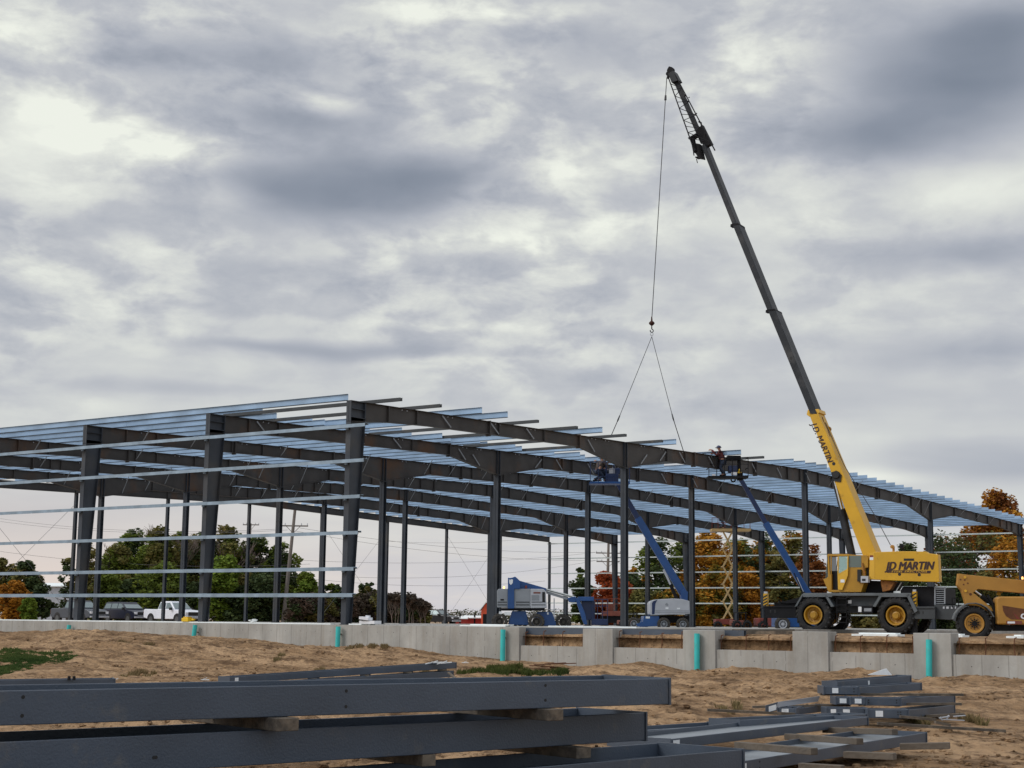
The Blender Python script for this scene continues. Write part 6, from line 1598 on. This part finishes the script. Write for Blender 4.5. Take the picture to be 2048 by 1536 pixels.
def MXC(f_, a, b):
    n_ = t.nodes.new('ShaderNodeMix'); n_.data_type = 'RGBA'; inp(n_.inputs[0], f_)
    for i, q in ((6, a), (7, b)):
        if isinstance(q, tuple): n_.inputs[i].default_value = (*q, 1)
        else: lnk(q, n_.inputs[i])
    return n_.outputs[2]
tc = t.nodes.new('ShaderNodeTexCoord')
rot = t.nodes.new('ShaderNodeVectorRotate'); rot.rotation_type = 'Z_AXIS'; rot.inputs['Angle'].default_value = -YAW
lnk(tc.outputs['Generated'], rot.inputs['Vector'])
sp = t.nodes.new('ShaderNodeSeparateXYZ'); lnk(rot.outputs[0], sp.inputs[0])
X_, Y_, Z_ = sp.outputs
az = MA('ARCTAN2', X_, Y_); el = MA('ARCSINE', Z_)
def azel(px, py):
    r_ = ray(px, py).normalized(); return math.atan2(r_.dot(R), r_.dot(FH)), math.asin(r_.z)
elc = MA('MAXIMUM', Z_, 0.0)
den = MA('ADD', elc, .13)
cx = MA('DIVIDE', X_, den); cy = MA('DIVIDE', Y_, den)
cv = t.nodes.new('ShaderNodeCombineXYZ'); lnk(cx, cv.inputs[0]); lnk(cy, cv.inputs[1])
def NS(vec, s_, det=6, r_=.55, dist=0., loc=(0, 0, 0), scl=(1, 1, 1)):
    mp = t.nodes.new('ShaderNodeMapping'); lnk(vec, mp.inputs[0]); mp.inputs['Location'].default_value = loc; mp.inputs['Scale'].default_value = scl
    n_ = t.nodes.new('ShaderNodeTexNoise'); n_.inputs['Scale'].default_value = s_; n_.inputs['Detail'].default_value = det; n_.inputs['Roughness'].default_value = r_; n_.inputs['Distortion'].default_value = dist
    lnk(mp.outputs[0], n_.inputs['Vector']); return n_
cae = t.nodes.new('ShaderNodeCombineXYZ'); lnk(az, cae.inputs[0]); lnk(el, cae.inputs[1])
# warped azimuth/elevation for the large cloud masses
wn = NS(cae.outputs[0], 11, 2, .45, loc=(3, 1, 0), scl=(1, 2.2, 1))
wv = t.nodes.new('ShaderNodeVectorMath'); wv.operation = 'SUBTRACT'; lnk(wn.outputs['Color'], wv.inputs[0]); wv.inputs[1].default_value = (.5, .5, .5)
wm = t.nodes.new('ShaderNodeVectorMath'); wm.operation = 'MULTIPLY'; lnk(wv.outputs[0], wm.inputs[0]); wm.inputs[1].default_value = (.034, .014, 0)
wa = t.nodes.new('ShaderNodeVectorMath'); wa.operation = 'ADD'; lnk(cae.outputs[0], wa.inputs[0]); lnk(wm.outputs[0], wa.inputs[1])
BL = [(700, 385, 420, 85, -.40), (560, 245, 330, 75, -.22), (860, 330, 230, 50, -.14), (430, 110, 380, 60, -.22), (250, 165, 160, 60, -.12), (1150, 95, 300, 60, -.14),
      (930, 20, 260, 32, .24), (50, 60, 150, 60, .20), (120, 215, 190, 95, .26), (330, 300, 180, 80, .22), (90, 330, 160, 90, .16), (645, 205, 80, 26, .24), (460, 395, 80, 30, .12),
      (1900, 150, 330, 150, -.40), (1680, 280, 300, 60, -.20), (2010, 60, 160, 60, -.16), (1960, 505, 260, 42, -.20), (1950, 690, 260, 50, -.14), (1560, 150, 160, 90, .10),
      (1120, 430, 300, 60, .16), (960, 492, 160, 30, .14), (1180, 330, 180, 60, .12), (1400, 470, 220, 60, .08), (1600, 420, 220, 60, .10), (1950, 380, 200, 50, .14),
      (750, 702, 330, 22, -.22), (510, 688, 170, 14, -.12), (350, 775, 220, 16, -.10), (1450, 660, 300, 22, .05), (950, 655, 500, 14, .08), (600, 560, 330, 40, -.08), (150, 520, 260, 60, .02), (60, 580, 160, 30, -.10),
      (1960, 925, 260, 48, -.20), (1600, 800, 330, 40, -.08), (1700, 955, 230, 22, .18), (1250, 760, 260, 30, -.07), (200, 820, 300, 40, .04), (1420, 120, 200, 60, .05), (240, 440, 240, 40, -.06), (60, 150, 130, 30, -.14)]
acc = None
for x, y, rx, ry, amp in BL:
    amp *= 1.22 if amp < 0 else 1.35
    a0, e0 = azel(x, y)
    s1 = t.nodes.new('ShaderNodeVectorMath'); s1.operation = 'SUBTRACT'; lnk(wa.outputs[0], s1.inputs[0]); s1.inputs[1].default_value = (a0, e0, 0)
    s2 = t.nodes.new('ShaderNodeVectorMath'); s2.operation = 'MULTIPLY'; lnk(s1.outputs[0], s2.inputs[0]); s2.inputs[1].default_value = (FPX/rx, FPX/ry, 1)
    s3 = t.nodes.new('ShaderNodeVectorMath'); s3.operation = 'LENGTH'; lnk(s2.outputs[0], s3.inputs[0])
    q = MRG(s3.outputs['Value'], 0., 1.35, amp, 0., True)
    acc = q if acc is None else MA('ADD', acc, q)
n1 = NS(cae.outputs[0], 9., 3, .5, 0., loc=(1.3, .4, 0), scl=(1, 2.2, 1)).outputs['Fac']
n2 = NS(wa.outputs[0], 20., 8, .68, 0., loc=(4.3, 2.4, 0), scl=(1, 2.0, 1)).outputs['Fac']
n2m = MRG(NS(cae.outputs[0], 5.5, 2, .5, 0., loc=(9, 7, 0), scl=(1, 1.6, 1)).outputs['Fac'], .38, .58, .35, 1., True)
n4 = NS(wa.outputs[0], 21., 4, .5, 0., loc=(2.1, 5.4, 0), scl=(1, 1.9, 1)).outputs['Fac']
puff = MA('SUBTRACT', MRG(n4, .40, .60, 0., .20, True), .10)
n3 = NS(wa.outputs[0], 6., 3, .45, 0., loc=(.7, .2, 0), scl=(1, 6.5, 1)).outputs['Fac']   # long streaks low down
f1 = MA('MULTIPLY', MA('MULTIPLY', MA('SUBTRACT', n1, .5), .36), MRG(el, .06, .2, .3, 1., True))
calm = MA('MULTIPLY', MRG(acc, -.36, -.04, .18, 1., True), MRG(az, .14, .26, 1., .42, True))
f2 = MA('MULTIPLY', MA('MULTIPLY', MA('ADD', MA('MULTIPLY', MA('SUBTRACT', n2, .5), .62), puff), calm), MA('MULTIPLY', n2m, MRG(el, .08, .20, .06, 1., True)))
f3 = MA('MULTIPLY', MA('SUBTRACT', n3, .5), MRG(el, .06, .22, .50, .10))
v = MA('ADD', MA('ADD', f1, f2), MA('ADD', f3, acc))
v = MA('ADD', v, MRG(el, .0, .33, .75, .69), None, True)
rp = t.nodes.new('ShaderNodeValToRGB'); lnk(v, rp.inputs[0])
els = rp.color_ramp.elements
cols = [(0., (.155, .185, .235)), (.28, (.270, .300, .360)), (.5, (.420, .445, .500)), (.68, (.545, .562, .590)), (.84, (.70, .718, .688)), (1., (.88, .905, .82))]
while len(els) < len(cols): els.new(.5)
for e_, (p_, c_) in zip(els, cols): e_.position = p_; e_.color = (*c_, 1)
col = rp.outputs[0]
# toward the horizon: lavender grey, then a warm pale glow stronger on the left
lowf = MRG(el, .0, .115, .95, 0., True)
lown = MXC(MRG(NS(cae.outputs[0], 9., 6, .55, .5, loc=(5, 2, 0), scl=(1, 7, 1)).outputs['Fac'], .35, .7, 0., 1., True), (.60, .60, .655), (.74, .70, .67))
lown = MXC(MRG(az, -.33, .06, 1., 0., True), lown, (.80, .68, .61))
lown = MXC(MRG(az, .12, .33, 0., .5, True), lown, (.60, .63, .68))
col = MXC(MA('MULTIPLY', lowf, MRG(el, .02, .10, 1., .65)), col, lown)
# boost added to unseen sky overhead and behind the camera lifts ground; bluer behind
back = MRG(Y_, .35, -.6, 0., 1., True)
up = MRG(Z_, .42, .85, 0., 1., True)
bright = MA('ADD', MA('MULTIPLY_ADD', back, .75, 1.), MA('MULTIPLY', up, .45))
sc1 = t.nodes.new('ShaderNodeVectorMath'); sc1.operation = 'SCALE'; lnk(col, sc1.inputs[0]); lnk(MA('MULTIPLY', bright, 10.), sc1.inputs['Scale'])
sky = t.nodes.new('ShaderNodeTexSky'); sky.sky_type = 'NISHITA'; sky.sun_disc = False
SUN_EL = math.radians(38)
sdir = (-R*.88-FH*.25); sdir = V((sdir.x, sdir.y, 0)).normalized()
sky.sun_elevation = SUN_EL; sky.sun_rotation = math.atan2(sdir.x, sdir.y)
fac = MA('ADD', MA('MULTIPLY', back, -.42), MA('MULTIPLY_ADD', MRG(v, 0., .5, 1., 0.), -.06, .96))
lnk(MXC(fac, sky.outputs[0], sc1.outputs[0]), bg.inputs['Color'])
bg.inputs['Strength'].default_value = .1
sl_ = bpy.data.lights.new('sun', 'SUN'); sl_.energy = 1.5; sl_.angle = math.radians(25); sl_.color = (1, .96, .90)
so = bpy.data.objects.new('sun', sl_); C.objects.link(so)
dvec = sdir*math.cos(SUN_EL)+Z*math.sin(SUN_EL); so.rotation_euler = dvec.to_track_quat('Z', 'Y').to_euler(); so.location = (0, -40, 60)
sc.view_settings.view_transform = 'Standard'; sc.view_settings.look = 'None'; sc.view_settings.exposure = 0; sc.view_settings.gamma = 1
sc.render.engine = 'CYCLES'
